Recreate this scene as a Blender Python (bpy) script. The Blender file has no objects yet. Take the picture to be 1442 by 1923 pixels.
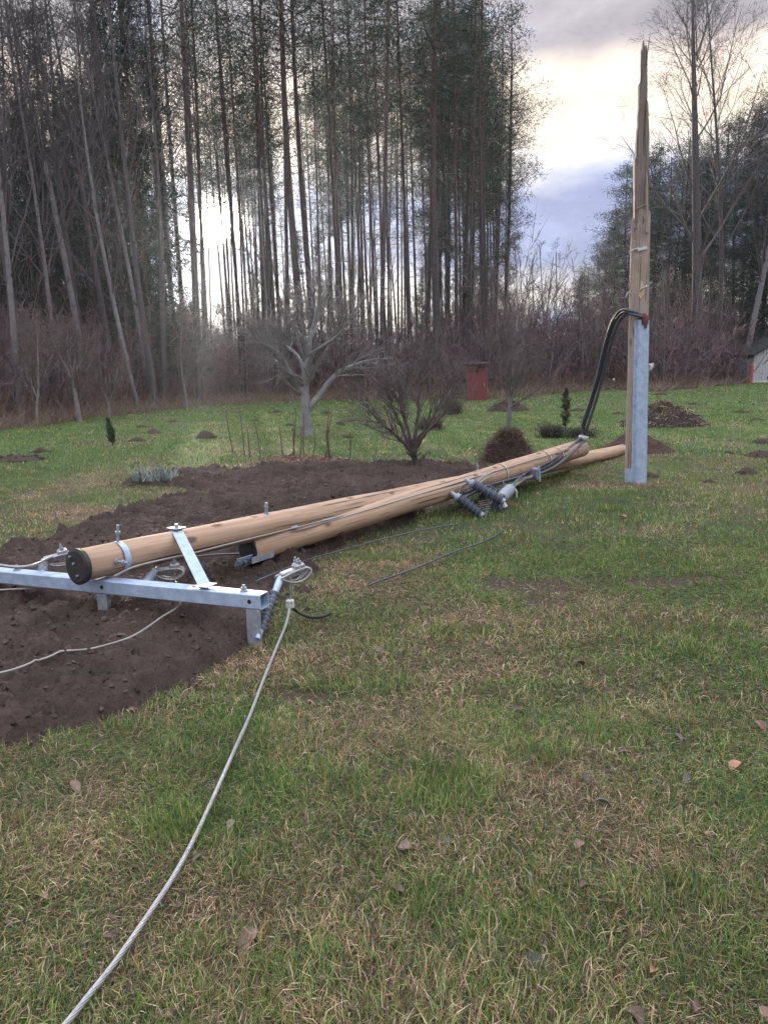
import bpy, math, random
import numpy as np
from mathutils import Vector, Matrix

R = math.radians
rng = np.random.default_rng(7)
random.seed(7)
SC = bpy.context.scene
COL = SC.collection

# ------------------------------------------------------------------ camera
F, CX, CY = 1450.0, 721.0, 961.5
PITCH, ROLL, CAMH = 10.6, -1.2, 1.6
CAMROT = (Matrix.Rotation(R(90 - PITCH), 4, 'X') @ Matrix.Rotation(R(ROLL), 4, 'Z'))
cam = bpy.data.cameras.new('camera')
camo = bpy.data.objects.new('camera', cam)
COL.objects.link(camo)
camo.matrix_world = Matrix.Translation((0, 0, CAMH)) @ CAMROT
cam.sensor_fit = 'VERTICAL'
cam.angle = 2 * math.atan(CY / F)
cam.clip_start, cam.clip_end = 0.05, 2000
SC.camera = camo
CR = np.array(CAMROT.to_3x3())


def ray(px, py):
    d = CR @ np.array([(px - CX) / F, -(py - CY) / F, -1.0])
    return d / np.linalg.norm(d)


def gp(px, py, z=0.0):
    """Point of the photo on the horizontal plane at height z."""
    d = ray(px, py)
    return np.array([0, 0, CAMH]) + d * ((z - CAMH) / d[2])


def dp(px, py, Y):
    """Point of the photo at ground distance Y straight ahead."""
    d = ray(px, py)
    return np.array([0, 0, CAMH]) + d * (Y / d[1])


# ------------------------------------------------------------------ world, sun, exposure
SUND = ray(414, 418)
SUN_EL = math.asin(SUND[2])
SUN_AZ = math.atan2(SUND[0], SUND[1])

world = bpy.data.worlds.new('World')
SC.world = world
world.use_nodes = True
nt = world.node_tree
nt.nodes.clear()


def nd(tree, typ, **kw):
    n = tree.nodes.new(typ)
    for k, v in kw.items():
        if k.startswith('i_'):
            n.inputs[k[2:].replace('_', ' ')].default_value = v
        elif isinstance(k, str) and k.startswith('n') and k[1:].isdigit():
            n.inputs[int(k[1:])].default_value = v
        else:
            setattr(n, k, v)
    return n


def math_n(tree, op, a=None, b=None, clamp=False):
    n = tree.nodes.new('ShaderNodeMath')
    n.operation = op
    n.use_clamp = clamp
    for i, x in enumerate((a, b)):
        if x is None:
            continue
        if isinstance(x, (int, float)):
            n.inputs[i].default_value = x
        else:
            tree.links.new(x, n.inputs[i])
    return n.outputs[0]


def mix_c(tree, fac, a, b, mode='MIX'):
    n = tree.nodes.new('ShaderNodeMix')
    n.data_type = 'RGBA'
    n.blend_type = mode
    n.clamp_factor = True
    for sock, x in ((n.inputs[0], fac), (n.inputs[6], a), (n.inputs[7], b)):
        if isinstance(x, (int, float)):
            sock.default_value = x
        elif isinstance(x, tuple):
            sock.default_value = x if len(x) == 4 else (*x, 1)
        else:
            tree.links.new(x, sock)
    return n.outputs[2]


def ramp_n(tree, fac, stops, interp='LINEAR'):
    n = tree.nodes.new('ShaderNodeValToRGB')
    cr = n.color_ramp
    cr.interpolation = interp
    while len(cr.elements) > 1:
        cr.elements.remove(cr.elements[-1])
    cr.elements[0].position = stops[0][0]
    cr.elements[0].color = (*stops[0][1], 1)
    for p, c in stops[1:]:
        e = cr.elements.new(p)
        e.color = (*c, 1)
    tree.links.new(fac, n.inputs[0])
    return n.outputs[0]


tc = nd(nt, 'ShaderNodeTexCoord')
sep = nd(nt, 'ShaderNodeSeparateXYZ')
nt.links.new(tc.outputs['Generated'], sep.inputs[0])
mp = nd(nt, 'ShaderNodeMapping')
mp.inputs['Scale'].default_value = (1.0, 1.0, 2.6)
mp.inputs['Location'].default_value = (0.35, 0.1, 0.2)
nt.links.new(tc.outputs['Generated'], mp.inputs[0])
n1 = nd(nt, 'ShaderNodeTexNoise', i_Scale=3.2, i_Detail=7.0, i_Roughness=0.55, i_Distortion=0.4)
nt.links.new(mp.outputs[0], n1.inputs['Vector'])
n2 = nd(nt, 'ShaderNodeTexNoise', i_Scale=7.5, i_Detail=6.0, i_Roughness=0.6, i_Distortion=0.3)
nt.links.new(mp.outputs[0], n2.inputs['Vector'])
# cloud layers by height above the horizon, their edges torn by noise
dist = math_n(nt, 'MULTIPLY', math_n(nt, 'SUBTRACT', n1.outputs[0], 0.5), 0.10)
elev = math_n(nt, 'ADD', sep.outputs[2], dist)
layers = ramp_n(nt, elev, [
    (0.0, (0.27, 0.26, 0.265)), (0.085, (0.36, 0.335, 0.295)), (0.105, (0.27, 0.265, 0.295)),
    (0.125, (0.135, 0.16, 0.265)), (0.195, (0.165, 0.19, 0.30)), (0.215, (0.35, 0.345, 0.37)),
    (0.26, (0.55, 0.475, 0.385)), (0.31, (0.49, 0.42, 0.36)), (0.345, (0.225, 0.21, 0.23)),
    (0.44, (0.27, 0.26, 0.28)), (0.60, (0.78, 0.79, 0.84)), (1.0, (1.18, 1.25, 1.42))])
blot = math_n(nt, 'MULTIPLY', math_n(nt, 'SUBTRACT', n2.outputs[0], 0.5), 1.3)
shade = math_n(nt, 'ADD', blot, 1.0)
cl = nd(nt, 'ShaderNodeVectorMath', operation='SCALE')
nt.links.new(layers, cl.inputs[0])
nt.links.new(math_n(nt, 'MULTIPLY', shade, 10.0), cl.inputs['Scale'])
sky = nd(nt, 'ShaderNodeTexSky', sky_type='NISHITA', sun_disc=False)
sky.sun_elevation = SUN_EL
sky.sun_rotation = SUN_AZ
sky.air_density, sky.dust_density, sky.ozone_density = 1.0, 0.3, 2.5
skyb = nd(nt, 'ShaderNodeVectorMath', operation='SCALE')
nt.links.new(sky.outputs[0], skyb.inputs[0])
skyb.inputs['Scale'].default_value = 1.7
skym = nd(nt, 'ShaderNodeVectorMath', operation='MINIMUM')
nt.links.new(skyb.outputs[0], skym.inputs[0])
skym.inputs[1].default_value = (2.3, 3.3, 5.6)
hole = math_n(nt, 'MULTIPLY', math_n(nt, 'SUBTRACT', math_n(nt, 'ADD', math_n(nt, 'MULTIPLY', n1.outputs[0], 0.6), math_n(nt, 'MULTIPLY', n2.outputs[0], 0.4)), 0.565), 12.0, True)
skyc = mix_c(nt, math_n(nt, 'MULTIPLY', hole, 0.75), cl.outputs[0], skym.outputs[0])
# brightness of the cloud round the low sun
dot = nd(nt, 'ShaderNodeVectorMath', operation='DOT_PRODUCT')
nt.links.new(tc.outputs['Generated'], dot.inputs[0])
dot.inputs[1].default_value = tuple(SUND)
dpos = math_n(nt, 'MAXIMUM', dot.outputs['Value'], 0.0)
g1 = math_n(nt, 'MULTIPLY', math_n(nt, 'POWER', dpos, 60.0), 1.2)
g2 = math_n(nt, 'MULTIPLY', math_n(nt, 'POWER', dpos, 5000.0), 70.0)
g3 = math_n(nt, 'MULTIPLY', math_n(nt, 'POWER', dpos, 14000.0), 9000.0)
gsum = math_n(nt, 'ADD', math_n(nt, 'ADD', g1, g2), g3)
gv = nd(nt, 'ShaderNodeVectorMath', operation='SCALE')
gv.inputs[0].default_value = (1.0, 0.88, 0.70)
nt.links.new(gsum, gv.inputs['Scale'])
addv = nd(nt, 'ShaderNodeVectorMath', operation='ADD')
nt.links.new(skyc, addv.inputs[0])
nt.links.new(gv.outputs[0], addv.inputs[1])
bg = nd(nt, 'ShaderNodeBackground')
bg.inputs['Strength'].default_value = 0.1
nt.links.new(addv.outputs[0], bg.inputs['Color'])
wo = nd(nt, 'ShaderNodeOutputWorld')
nt.links.new(bg.outputs[0], wo.inputs[0])

sun = bpy.data.lights.new('sun', 'SUN')
sun.energy = 3.0
sun.angle = R(1.0)
sun.color = (1.0, 0.86, 0.68)
suno = bpy.data.objects.new('sun', sun)
COL.objects.link(suno)
suno.rotation_euler = Vector(-SUND).to_track_quat('-Z', 'Y').to_euler()
suno.location = (-20, 60, 40)

SC.view_settings.view_transform = 'Standard'
SC.view_settings.look = 'None'
SC.view_settings.gamma = 1.0
SC.view_settings.use_curve_mapping = False
SC.view_settings.exposure = 1.32
SC.render.engine = 'CYCLES'
cy = SC.cycles
cy.use_denoising = True
cy.denoiser = 'OPENIMAGEDENOISE'
cy.max_bounces = 5
cy.diffuse_bounces = 3
cy.glossy_bounces = 3
cy.transmission_bounces = 2
cy.volume_bounces = 1
cy.sample_clamp_indirect = 6.0
cy.caustics_reflective = False
cy.caustics_refractive = False


# ------------------------------------------------------------------ materials
def new_mat(name):
    m = bpy.data.materials.new(name)
    m.use_nodes = True
    t = m.node_tree
    b = t.nodes['Principled BSDF']
    return m, t, b


def noise_mat(name, stops, scale=(5, 5, 5), detail=6, rough=0.85, metallic=0.0, bump=0.3, bump_scale=None, coord='Object', nrough=0.6, bdist=0.01):
    m, t, b = new_mat(name)
    c = nd(t, 'ShaderNodeTexCoord')
    mpn = nd(t, 'ShaderNodeMapping')
    mpn.inputs['Scale'].default_value = scale
    t.links.new(c.outputs[coord], mpn.inputs[0])
    n = nd(t, 'ShaderNodeTexNoise', i_Scale=1.0, i_Detail=detail, i_Roughness=nrough)
    t.links.new(mpn.outputs[0], n.inputs['Vector'])
    t.links.new(ramp_n(t, n.outputs[0], stops), b.inputs['Base Color'])
    b.inputs['Roughness'].default_value = rough
    b.inputs['Metallic'].default_value = metallic
    if bump:
        bn = nd(t, 'ShaderNodeBump')
        bn.inputs['Strength'].default_value = bump
        bn.inputs['Distance'].default_value = bdist
        if bump_scale:
            nb = nd(t, 'ShaderNodeTexNoise', i_Scale=bump_scale, i_Detail=5.0)
            t.links.new(c.outputs[coord], nb.inputs['Vector'])
            t.links.new(nb.outputs[0], bn.inputs['Height'])
        else:
            t.links.new(n.outputs[0], bn.inputs['Height'])
        t.links.new(bn.outputs[0], b.inputs['Normal'])
    return m


def col_mat(name, rough=0.9, trans=0.0, bump=0.0, bscale=40.0, var=0.0, vscale=20.0, spec=0.2):
    """Colour comes from the colour attribute of the mesh."""
    m, t, b = new_mat(name)
    a = nd(t, 'ShaderNodeVertexColor', layer_name='Col')
    colo = a.outputs[0]
    c = nd(t, 'ShaderNodeTexCoord')
    if var:
        n = nd(t, 'ShaderNodeTexNoise', i_Scale=vscale, i_Detail=8.0, i_Roughness=0.7)
        t.links.new(c.outputs['Object'], n.inputs['Vector'])
        g = ramp_n(t, n.outputs[0], [(0.3, (1 - var,) * 3), (0.7, (1 + var,) * 3)])
        colo = mix_c(t, 1.0, colo, g, 'MULTIPLY')
    t.links.new(colo, b.inputs['Base Color'])
    b.inputs['Roughness'].default_value = rough
    b.inputs['Specular IOR Level'].default_value = spec
    if bump:
        nb = nd(t, 'ShaderNodeTexNoise', i_Scale=bscale, i_Detail=9.0, i_Roughness=0.7)
        t.links.new(c.outputs['Object'], nb.inputs['Vector'])
        bn = nd(t, 'ShaderNodeBump')
        bn.inputs['Strength'].default_value = bump
        bn.inputs['Distance'].default_value = 0.02
        t.links.new(nb.outputs[0], bn.inputs['Height'])
        t.links.new(bn.outputs[0], b.inputs['Normal'])
    if trans:
        tr = nd(t, 'ShaderNodeBsdfTranslucent')
        t.links.new(colo, tr.inputs[0])
        mx = nd(t, 'ShaderNodeMixShader')
        mx.inputs[0].default_value = trans
        t.links.new(b.outputs[0], mx.inputs[1])
        t.links.new(tr.outputs[0], mx.inputs[2])
        t.links.new(mx.outputs[0], t.nodes['Material Output'].inputs[0])
    return m


def wood_mat(name, light, dark, weather=None):
    m, t, b = new_mat(name)
    c = nd(t, 'ShaderNodeTexCoord')

    def nz(scale, detail=5.0, rough=0.6, dis=0.0):
        mm = nd(t, 'ShaderNodeMapping')
        mm.inputs['Scale'].default_value = scale
        t.links.new(c.outputs['Object'], mm.inputs[0])
        n = nd(t, 'ShaderNodeTexNoise', i_Scale=1.0, i_Detail=detail, i_Roughness=rough, i_Distortion=dis)
        t.links.new(mm.outputs[0], n.inputs['Vector'])
        return n.outputs[0]
    grain = nz((55, 55, 1.6))
    broad = nz((6, 6, 0.9))
    crack = nz((38, 38, 0.55), 3.0)
    base = mix_c(t, ramp_n(t, grain, [(0.3, (0,) * 3), (0.7, (1,) * 3)]), dark, light)
    base = mix_c(t, ramp_n(t, broad, [(0.35, (0,) * 3), (0.75, (0.6,) * 3)]), base, weather or (dark[0] * .8, dark[1] * .85, dark[2] * .9))
    ck = ramp_n(t, crack, [(0.345, (1,) * 3), (0.385, (0,) * 3)])
    stain = nz((3.5, 3.5, 1.7), 6.0, .7)
    base = mix_c(t, ramp_n(t, stain, [(0.52, (0,) * 3), (0.72, (0.55,) * 3)]), base, (0.16, 0.12, 0.095))
    base = mix_c(t, math_n(t, 'MULTIPLY', ck, 0.8), base, (0.05, 0.035, 0.028))
    # knots
    mk = nd(t, 'ShaderNodeMapping')
    mk.inputs['Scale'].default_value = (6, 6, 2.6)
    t.links.new(c.outputs['Object'], mk.inputs[0])
    vo = nd(t, 'ShaderNodeTexVoronoi', i_Scale=1.0)
    t.links.new(mk.outputs[0], vo.inputs['Vector'])
    kn = ramp_n(t, vo.outputs['Distance'], [(0.10, (1,) * 3), (0.19, (0,) * 3)])
    base = mix_c(t, math_n(t, 'MULTIPLY', kn, 0.8), base, (0.10, 0.055, 0.035))
    t.links.new(base, b.inputs['Base Color'])
    b.inputs['Roughness'].default_value = 0.8
    b.inputs['Specular IOR Level'].default_value = 0.25
    bn = nd(t, 'ShaderNodeBump')
    bn.inputs['Strength'].default_value = 0.5
    bn.inputs['Distance'].default_value = 0.006
    t.links.new(math_n(t, 'SUBTRACT', grain, math_n(t, 'MULTIPLY', ck, 1.5)), bn.inputs['Height'])
    t.links.new(bn.outputs[0], b.inputs['Normal'])
    return m


def plain_mat(name, color, rough=0.6, metallic=0.0, var=0.12, scale=14.0):
    lo = tuple(x * (1 - var) for x in color)
    hi = tuple(min(1, x * (1 + var)) for x in color)
    return noise_mat(name, [(0.3, lo), (0.7, hi)], (scale,) * 3, 5, rough, metallic, 0.1)


MT = dict(
    wood=wood_mat('peeled_pole_wood', (0.52, 0.365, 0.265), (0.35, 0.23, 0.162), (0.26, 0.17, 0.122)),
    wood_old=wood_mat('weathered_pole_wood', (0.42, 0.335, 0.285), (0.30, 0.235, 0.20), (0.25, 0.22, 0.21)),
    wood_grey=wood_mat('grey_torn_wood', (0.27, 0.225, 0.205), (0.17, 0.14, 0.125), (0.15, 0.135, 0.13)),
    galv=noise_mat('galvanised_steel', [(0.25, (0.22, 0.28, 0.38)), (0.42, (0.33, 0.42, 0.57)), (0.55, (0.40, 0.50, 0.67)), (0.75, (0.50, 0.60, 0.77))], (14, 14, 14), 8, 0.45, 0.2, 0.1, nrough=.72),  # blue of the reflected sky is put into the base colour
    galv_dark=noise_mat('dull_galvanised_steel', [(0.3, (0.22, 0.25, 0.30)), (0.7, (0.38, 0.41, 0.46))], (25, 25, 25), 4, 0.55, 0.4, 0.1),
    alu=noise_mat('stranded_aluminium', [(0.3, (0.27, 0.27, 0.285)), (0.7, (0.40, 0.395, 0.41))], (60, 60, 60), 3, 0.45, 0.35, 0.05),
    black=plain_mat('black_rubber', (0.018, 0.019, 0.022), 0.55),
    cable=plain_mat('black_cable_sheath', (0.05, 0.06, 0.082), 0.38),
    tar=noise_mat('black_end_sealant', [(0.3, (0.010, 0.010, 0.012)), (0.7, (0.035, 0.034, 0.036))], (30, 30, 30), 5, 0.6, 0, 0.6),
    insul=plain_mat('grey_silicone_sheds', (0.075, 0.09, 0.125), 0.45),
    insul_light=plain_mat('pale_silicone', (0.23, 0.255, 0.31), 0.45),
    insul_arm=plain_mat('light_grey_sheds', (0.15, 0.175, 0.22), 0.45),
    white=plain_mat('white_plastic', (0.55, 0.55, 0.56), 0.4),
    cream=plain_mat('cream_rings', (0.45, 0.39, 0.30), 0.5),
    redseal=plain_mat('dark_red_sealant', (0.11, 0.022, 0.026), 0.6),
    hollow=plain_mat('painted_hole_shade', (0.006, 0.006, 0.007), 0.9),  # dark colour stands in for the shade inside holes and the vent
    rope=plain_mat('dull_steel_wire', (0.29, 0.27, 0.255), 0.5, 0.3),
)


# ------------------------------------------------------------------ mesh helpers
class MB:
    def __init__(self):
        self.v, self.f, self.c, self.n = [], {3: [], 4: []}, [], 0
        self.big = []

    def add(self, v, f, col=None):
        v = np.asarray(v, float).reshape(-1, 3)
        f = np.asarray(f, np.int64)
        self.v.append(v)
        self.f[f.shape[1]].append(f + self.n)
        self.c.append(np.broadcast_to(np.asarray(col if col is not None else (1, 1, 1), float), (len(v), 3)))
        self.n += len(v)
        return self

    def ngon(self, v, col=None):
        """Fan of triangles round the centre of a ring."""
        v = np.asarray(v, float)
        k = len(v)
        c = v.mean(0)
        vv = np.vstack([v, c])
        i = np.arange(k)
        return self.add(vv, np.stack([i, (i + 1) % k, np.full(k, k)], 1), col)

    def tube(self, pts, rad, sides=8, cap=True, col=None):
        p = np.asarray(pts, float)
        n = len(p)
        r = np.broadcast_to(np.asarray(rad, float), (n,))
        t = np.gradient(p, axis=0)
        t /= np.linalg.norm(t, axis=1, keepdims=True) + 1e-12
        ref = np.array([0, 0, 1.0]) if abs(t[0][2]) < 0.9 else np.array([1.0, 0, 0])
        u = np.zeros_like(p)
        a = ref - t[0] * ref.dot(t[0])
        for i in range(n):
            a = a - t[i] * a.dot(t[i])
            a /= np.linalg.norm(a) + 1e-12
            u[i] = a
        w = np.cross(t, u)
        th = np.linspace(0, 2 * np.pi, sides, endpoint=False)
        v = p[:, None] + r[:, None, None] * (np.cos(th)[None, :, None] * u[:, None] + np.sin(th)[None, :, None] * w[:, None])
        i, j = np.meshgrid(np.arange(n - 1), np.arange(sides), indexing='ij')
        j2 = (j + 1) % sides
        f = np.stack([i * sides + j, i * sides + j2, (i + 1) * sides + j2, (i + 1) * sides + j], -1).reshape(-1, 4)
        self.add(v.reshape(-1, 3), f, col)
        if cap:
            self.ngon(v[0][::-1], col)
            self.ngon(v[-1], col)
        return self

    def box(self, c, s, rot=None, col=None, bev=0.0):
        c = np.asarray(c, float)
        s = np.asarray(s, float) / 2
        sg = np.array([(x, y, z) for z in (-1, 1) for y in (-1, 1) for x in (-1, 1)], float)
        if bev <= 0:
            v = sg * s
            f = [(0, 2, 3, 1), (4, 5, 7, 6), (0, 1, 5, 4), (2, 6, 7, 3), (0, 4, 6, 2), (1, 3, 7, 5)]
            if rot is not None:
                v = v @ np.asarray(rot).T
            return self.add(v + c, f, col)
        # chamfered box: three rings per axis pair
        vs, idx = [], {}
        for k, g in enumerate(sg):
            for ax in range(3):
                q = g * (s - bev)
                q[ax] = g[ax] * s[ax]
                idx[(k, ax)] = len(vs)
                vs.append(q)
        F4, F3 = [], []
        key = {tuple(g): k for k, g in enumerate(sg)}
        for ax in range(3):
            o = [a for a in range(3) if a != ax]
            for sgn in (-1, 1):
                loop = []
                for a, b_ in ((-1, -1), (1, -1), (1, 1), (-1, 1)):
                    g = [0, 0, 0]
                    g[ax], g[o[0]], g[o[1]] = sgn, a, b_
                    loop.append(idx[(key[tuple(map(float, g))], ax)])
                F4.append(loop)
            for a in (-1, 1):
                for b_ in (-1, 1):
                    g0, g1 = [0, 0, 0], [0, 0, 0]
                    g0[ax], g1[ax] = -1, 1
                    for g in (g0, g1):
                        g[o[0]], g[o[1]] = a, b_
                    k0, k1 = key[tuple(map(float, g0))], key[tuple(map(float, g1))]
                    F4.append([idx[(k0, o[0])], idx[(k0, o[1])], idx[(k1, o[1])], idx[(k1, o[0])]])
        for k in range(8):
            F3.append([idx[(k, 0)], idx[(k, 1)], idx[(k, 2)]])
        v = np.array(vs)
        if rot is not None:
            v = v @ np.asarray(rot).T
        n0 = self.n
        self.add(v + c, F4, col)
        self.f[3].append(np.array(F3) + n0)
        return self

    def cones(self, p0, p1, r, col=None):
        """Many three-sided tapered twigs at once."""
        p0, p1 = np.asarray(p0), np.asarray(p1)
        n = len(p0)
        r = np.broadcast_to(np.asarray(r, float), (n,))
        t = p1 - p0
        t /= np.linalg.norm(t, axis=1, keepdims=True) + 1e-9
        ref = np.where(np.abs(t[:, 2:3]) < 0.9, np.array([[0, 0, 1.0]]), np.array([[1.0, 0, 0]]))
        u = np.cross(t, ref)
        u /= np.linalg.norm(u, axis=1, keepdims=True) + 1e-9
        w = np.cross(t, u)
        vs = [p0 + r[:, None] * (math.cos(a) * u + math.sin(a) * w) for a in (0, 2.094, 4.189)] + [p1]
        v = np.stack(vs, 1).reshape(-1, 3)
        b = np.arange(n)[:, None] * 4
        f = np.concatenate([b + np.array([[0, 1, 3]]), b + np.array([[1, 2, 3]]), b + np.array([[2, 0, 3]])])
        if col is not None and np.ndim(col) == 2:
            col = np.repeat(col, 4, axis=0)
        return self.add(v, f, col)

    def slivers(self, p0, p1, w, col=None, rg=rng):
        """Many single thin triangles (needles, fine twigs, blades)."""
        p0, p1 = np.asarray(p0), np.asarray(p1)
        n = len(p0)
        w = np.broadcast_to(np.asarray(w, float), (n,))
        t = p1 - p0
        q = rg.normal(size=(n, 3))
        s = np.cross(t, q)
        s /= np.linalg.norm(s, axis=1, keepdims=True) + 1e-9
        v = np.stack([p0 - s * w[:, None] / 2, p0 + s * w[:, None] / 2, p1], 1).reshape(-1, 3)
        f = np.arange(n * 3).reshape(-1, 3)
        if col is not None and np.ndim(col) == 2:
            col = np.repeat(col, 3, axis=0)
        return self.add(v, f, col)

    def mesh(self, name, mat, smooth=True, use_col=False):
        me = bpy.data.meshes.new(name)
        v = np.concatenate(self.v) if self.v else np.zeros((0, 3))
        fs, starts, k = [], [], 0
        for m_ in (3, 4):
            if self.f[m_]:
                a = np.concatenate(self.f[m_])
                fs.append(a.reshape(-1))
                starts.append(k + np.arange(len(a)) * m_)
                k += a.size
        loops = np.concatenate(fs).astype(np.int32)
        st = np.concatenate(starts).astype(np.int32)
        me.vertices.add(len(v))
        me.vertices.foreach_set('co', v.astype(np.float32).ravel())
        me.loops.add(len(loops))
        me.loops.foreach_set('vertex_index', loops)
        me.polygons.add(len(st))
        me.polygons.foreach_set('loop_start', st)
        me.polygons.foreach_set('use_smooth', np.full(len(st), bool(smooth)))
        me.update(calc_edges=True)
        if use_col:
            ca = me.color_attributes.new('Col', 'FLOAT_COLOR', 'POINT')
            cc = np.ones((len(v), 4), np.float32)
            cc[:, :3] = np.concatenate(self.c)
            ca.data.foreach_set('color', cc.ravel())
        me.materials.append(MT[mat] if isinstance(mat, str) else mat)
        return me

    def build(self, name, mat, parent=None, smooth=True, use_col=False):
        return link(name, self.mesh(name, mat, smooth, use_col), parent)


def link(name, me, parent=None):
    o = bpy.data.objects.new(name, me)
    COL.objects.link(o)
    if parent is not None:
        o.parent = parent
    return o


def thing(name, label, cat, loc=(0, 0, 0), group=None, rot=None):
    o = bpy.data.objects.new(name, None)
    o.empty_display_size = 0.1
    COL.objects.link(o)
    o.location = Vector(loc)
    if rot is not None:
        o.rotation_euler = rot
    return tag(o, label, cat, group)


def tag(o, label=None, cat=None, group=None, kind=None):
    if label:
        o['label'] = label
    if cat:
        o['category'] = cat
    if group:
        o['group'] = group
    if kind:
        o['kind'] = kind
    return o


def copy_tree(o, parent=None):
    c = o.copy()
    COL.objects.link(c)
    if parent is not None:
        c.parent = parent
    for ch in list(o.children):
        copy_tree(ch, c)
    return c


def frame_from(axis, up=(0, 0, 1)):
    """3x3 with local z along axis, local y roughly up."""
    z = np.asarray(axis, float)
    z = z / np.linalg.norm(z)
    x = np.cross(np.asarray(up, float), z)
    if np.linalg.norm(x) < 1e-3:
        x = np.cross(np.array([0, 1.0, 0]), z)
    x /= np.linalg.norm(x)
    y = np.cross(z, x)
    return np.stack([x, y, z], 1)


def spline(pts, n):
    """Catmull-Rom curve through the points."""
    p = np.asarray(pts, float)
    p = np.vstack([2 * p[0] - p[1], p, 2 * p[-1] - p[-2]])
    k = len(p) - 3
    t = np.linspace(0, k - 1e-6, n)
    i = t.astype(int)
    u = (t - i)[:, None]
    a, b, c, d = p[i], p[i + 1], p[i + 2], p[i + 3]
    return 0.5 * (2 * b + (c - a) * u + (2 * a - 5 * b + 4 * c - d) * u ** 2 + (3 * b - a - 3 * c + d) * u ** 3)


def rel(o, pts):
    return np.asarray(pts, float) - np.array(o.location)


# ------------------------------------------------------------------ noise and ground shape
def _h(ix, iy, s):
    n = (ix.astype(np.int64) * 374761393 + iy.astype(np.int64) * 668265263 + s * 1274126177) & 0xFFFFFFFF
    n = ((n ^ (n >> 13)) * 1274126177) & 0xFFFFFFFF
    return ((n ^ (n >> 16)) & 0xFFFF) / 65535.0


def vn(x, y, s=0):
    ix, iy = np.floor(x), np.floor(y)
    fx, fy = x - ix, y - iy
    fx, fy = fx * fx * (3 - 2 * fx), fy * fy * (3 - 2 * fy)
    a, b = _h(ix, iy, s), _h(ix + 1, iy, s)
    c, d = _h(ix, iy + 1, s), _h(ix + 1, iy + 1, s)
    return (a * (1 - fx) + b * fx) * (1 - fy) + (c * (1 - fx) + d * fx) * fy


def fbm(x, y, s=0, o=4):
    r, amp, tot = 0, 1.0, 0
    for k in range(o):
        r = r + amp * vn(x * 2 ** k + 17.3 * k, y * 2 ** k - 9.1 * k, s + k)
        tot += amp
        amp *= 0.5
    return r / tot


def hz(x, y):
    near = np.clip((30 - np.hypot(x, y)) / 15, 0, 1)
    return (fbm(x * 0.5, y * 0.5, 3) - 0.5) * 0.07 + (fbm(x * 3.1, y * 3.1, 5, 3) - 0.5) * 0.022 * near


def hz1(x, y):
    return float(hz(np.array([x]), np.array([y]))[0])


EDGE_PX = [(-260, 830), (-150, 820), (0, 805), (100, 795), (200, 782), (350, 766), (440, 758), (520, 753), (640, 751), (760, 750),
           (870, 749), (940, 748), (1060, 737), (1140, 731), (1240, 734), (1330, 726), (1385, 722), (1402, 713), (1470, 710), (1600, 707)]
_e = np.array([gp(a, b) for a, b in EDGE_PX])
EAZ, ED = np.arctan2(_e[:, 0], _e[:, 1]), np.hypot(_e[:, 0], _e[:, 1])


def edge_d(az):
    return np.interp(az, EAZ, ED)


SOIL_PX = [(-420, 1130), (-120, 1065), (0, 1040), (110, 1008), (225, 966), (300, 948), (385, 936), (400, 922), (330, 916), (225, 913), (238, 901),
           (330, 889), (430, 884), (560, 879), (700, 876), (860, 878), (930, 884), (900, 905), (850, 945), (760, 985), (660, 1022), (600, 1052), (565, 1092),
           (540, 1135), (500, 1178), (420, 1222), (330, 1275), (250, 1328), (150, 1368), (60, 1400), (0, 1422), (-200, 1520), (-700, 1500)]
SOIL = np.array([gp(a, b)[:2] for a, b in SOIL_PX])


def poly_sd(x, y, P):
    """Signed distance to a polygon, positive inside."""
    best = np.full(x.shape, 1e9)
    inside = np.zeros(x.shape, bool)
    n = len(P)
    for i in range(n):
        ax, ay = P[i]
        bx, by = P[(i + 1) % n]
        dx, dy = bx - ax, by - ay
        t = np.clip(((x - ax) * dx + (y - ay) * dy) / (dx * dx + dy * dy), 0, 1)
        best = np.minimum(best, (x - ax - t * dx) ** 2 + (y - ay - t * dy) ** 2)
        cond = (ay > y) != (by > y)
        xi = dx * (y - ay) / (dy if abs(dy) > 1e-9 else 1e-9) + ax
        inside ^= cond & (x < xi)
    return np.sqrt(best) * np.where(inside, 1, -1)


def soil_sd(x, y):
    return poly_sd(x, y, SOIL) + (fbm(x * 2.2, y * 2.2, 21, 3) - 0.5) * 0.45 + (fbm(x * 10, y * 10, 23, 2) - .5) * .16


# bare patches worn into the lawn
BARE = [(985, 1100, 0.42, 0.25), (940, 1088, .2, .12), (1030, 1130, .25, .14), (1300, 1083, 0.24, 0.11), (1230, 1090, .28, .16), (1110, 1085, .16, .08), (1390, 1075, .15, .07), (560, 1305, .18, .09), (380, 1300, .1, .05)]
BARE = [(*gp(a, b)[:2], rx, ry) for a, b, rx, ry in BARE]


def bare_amt(x, y):
    m = np.zeros(x.shape)
    for bx, by, rx, ry in BARE:
        q = ((x - bx) / rx) ** 2 + ((y - by) / ry) ** 2
        m = np.maximum(m, np.clip(1.35 - q, 0, 1))
    return np.clip(m * (0.6 + 1.1 * fbm(x * 6, y * 6, 33, 3)), 0, 1)


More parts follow.
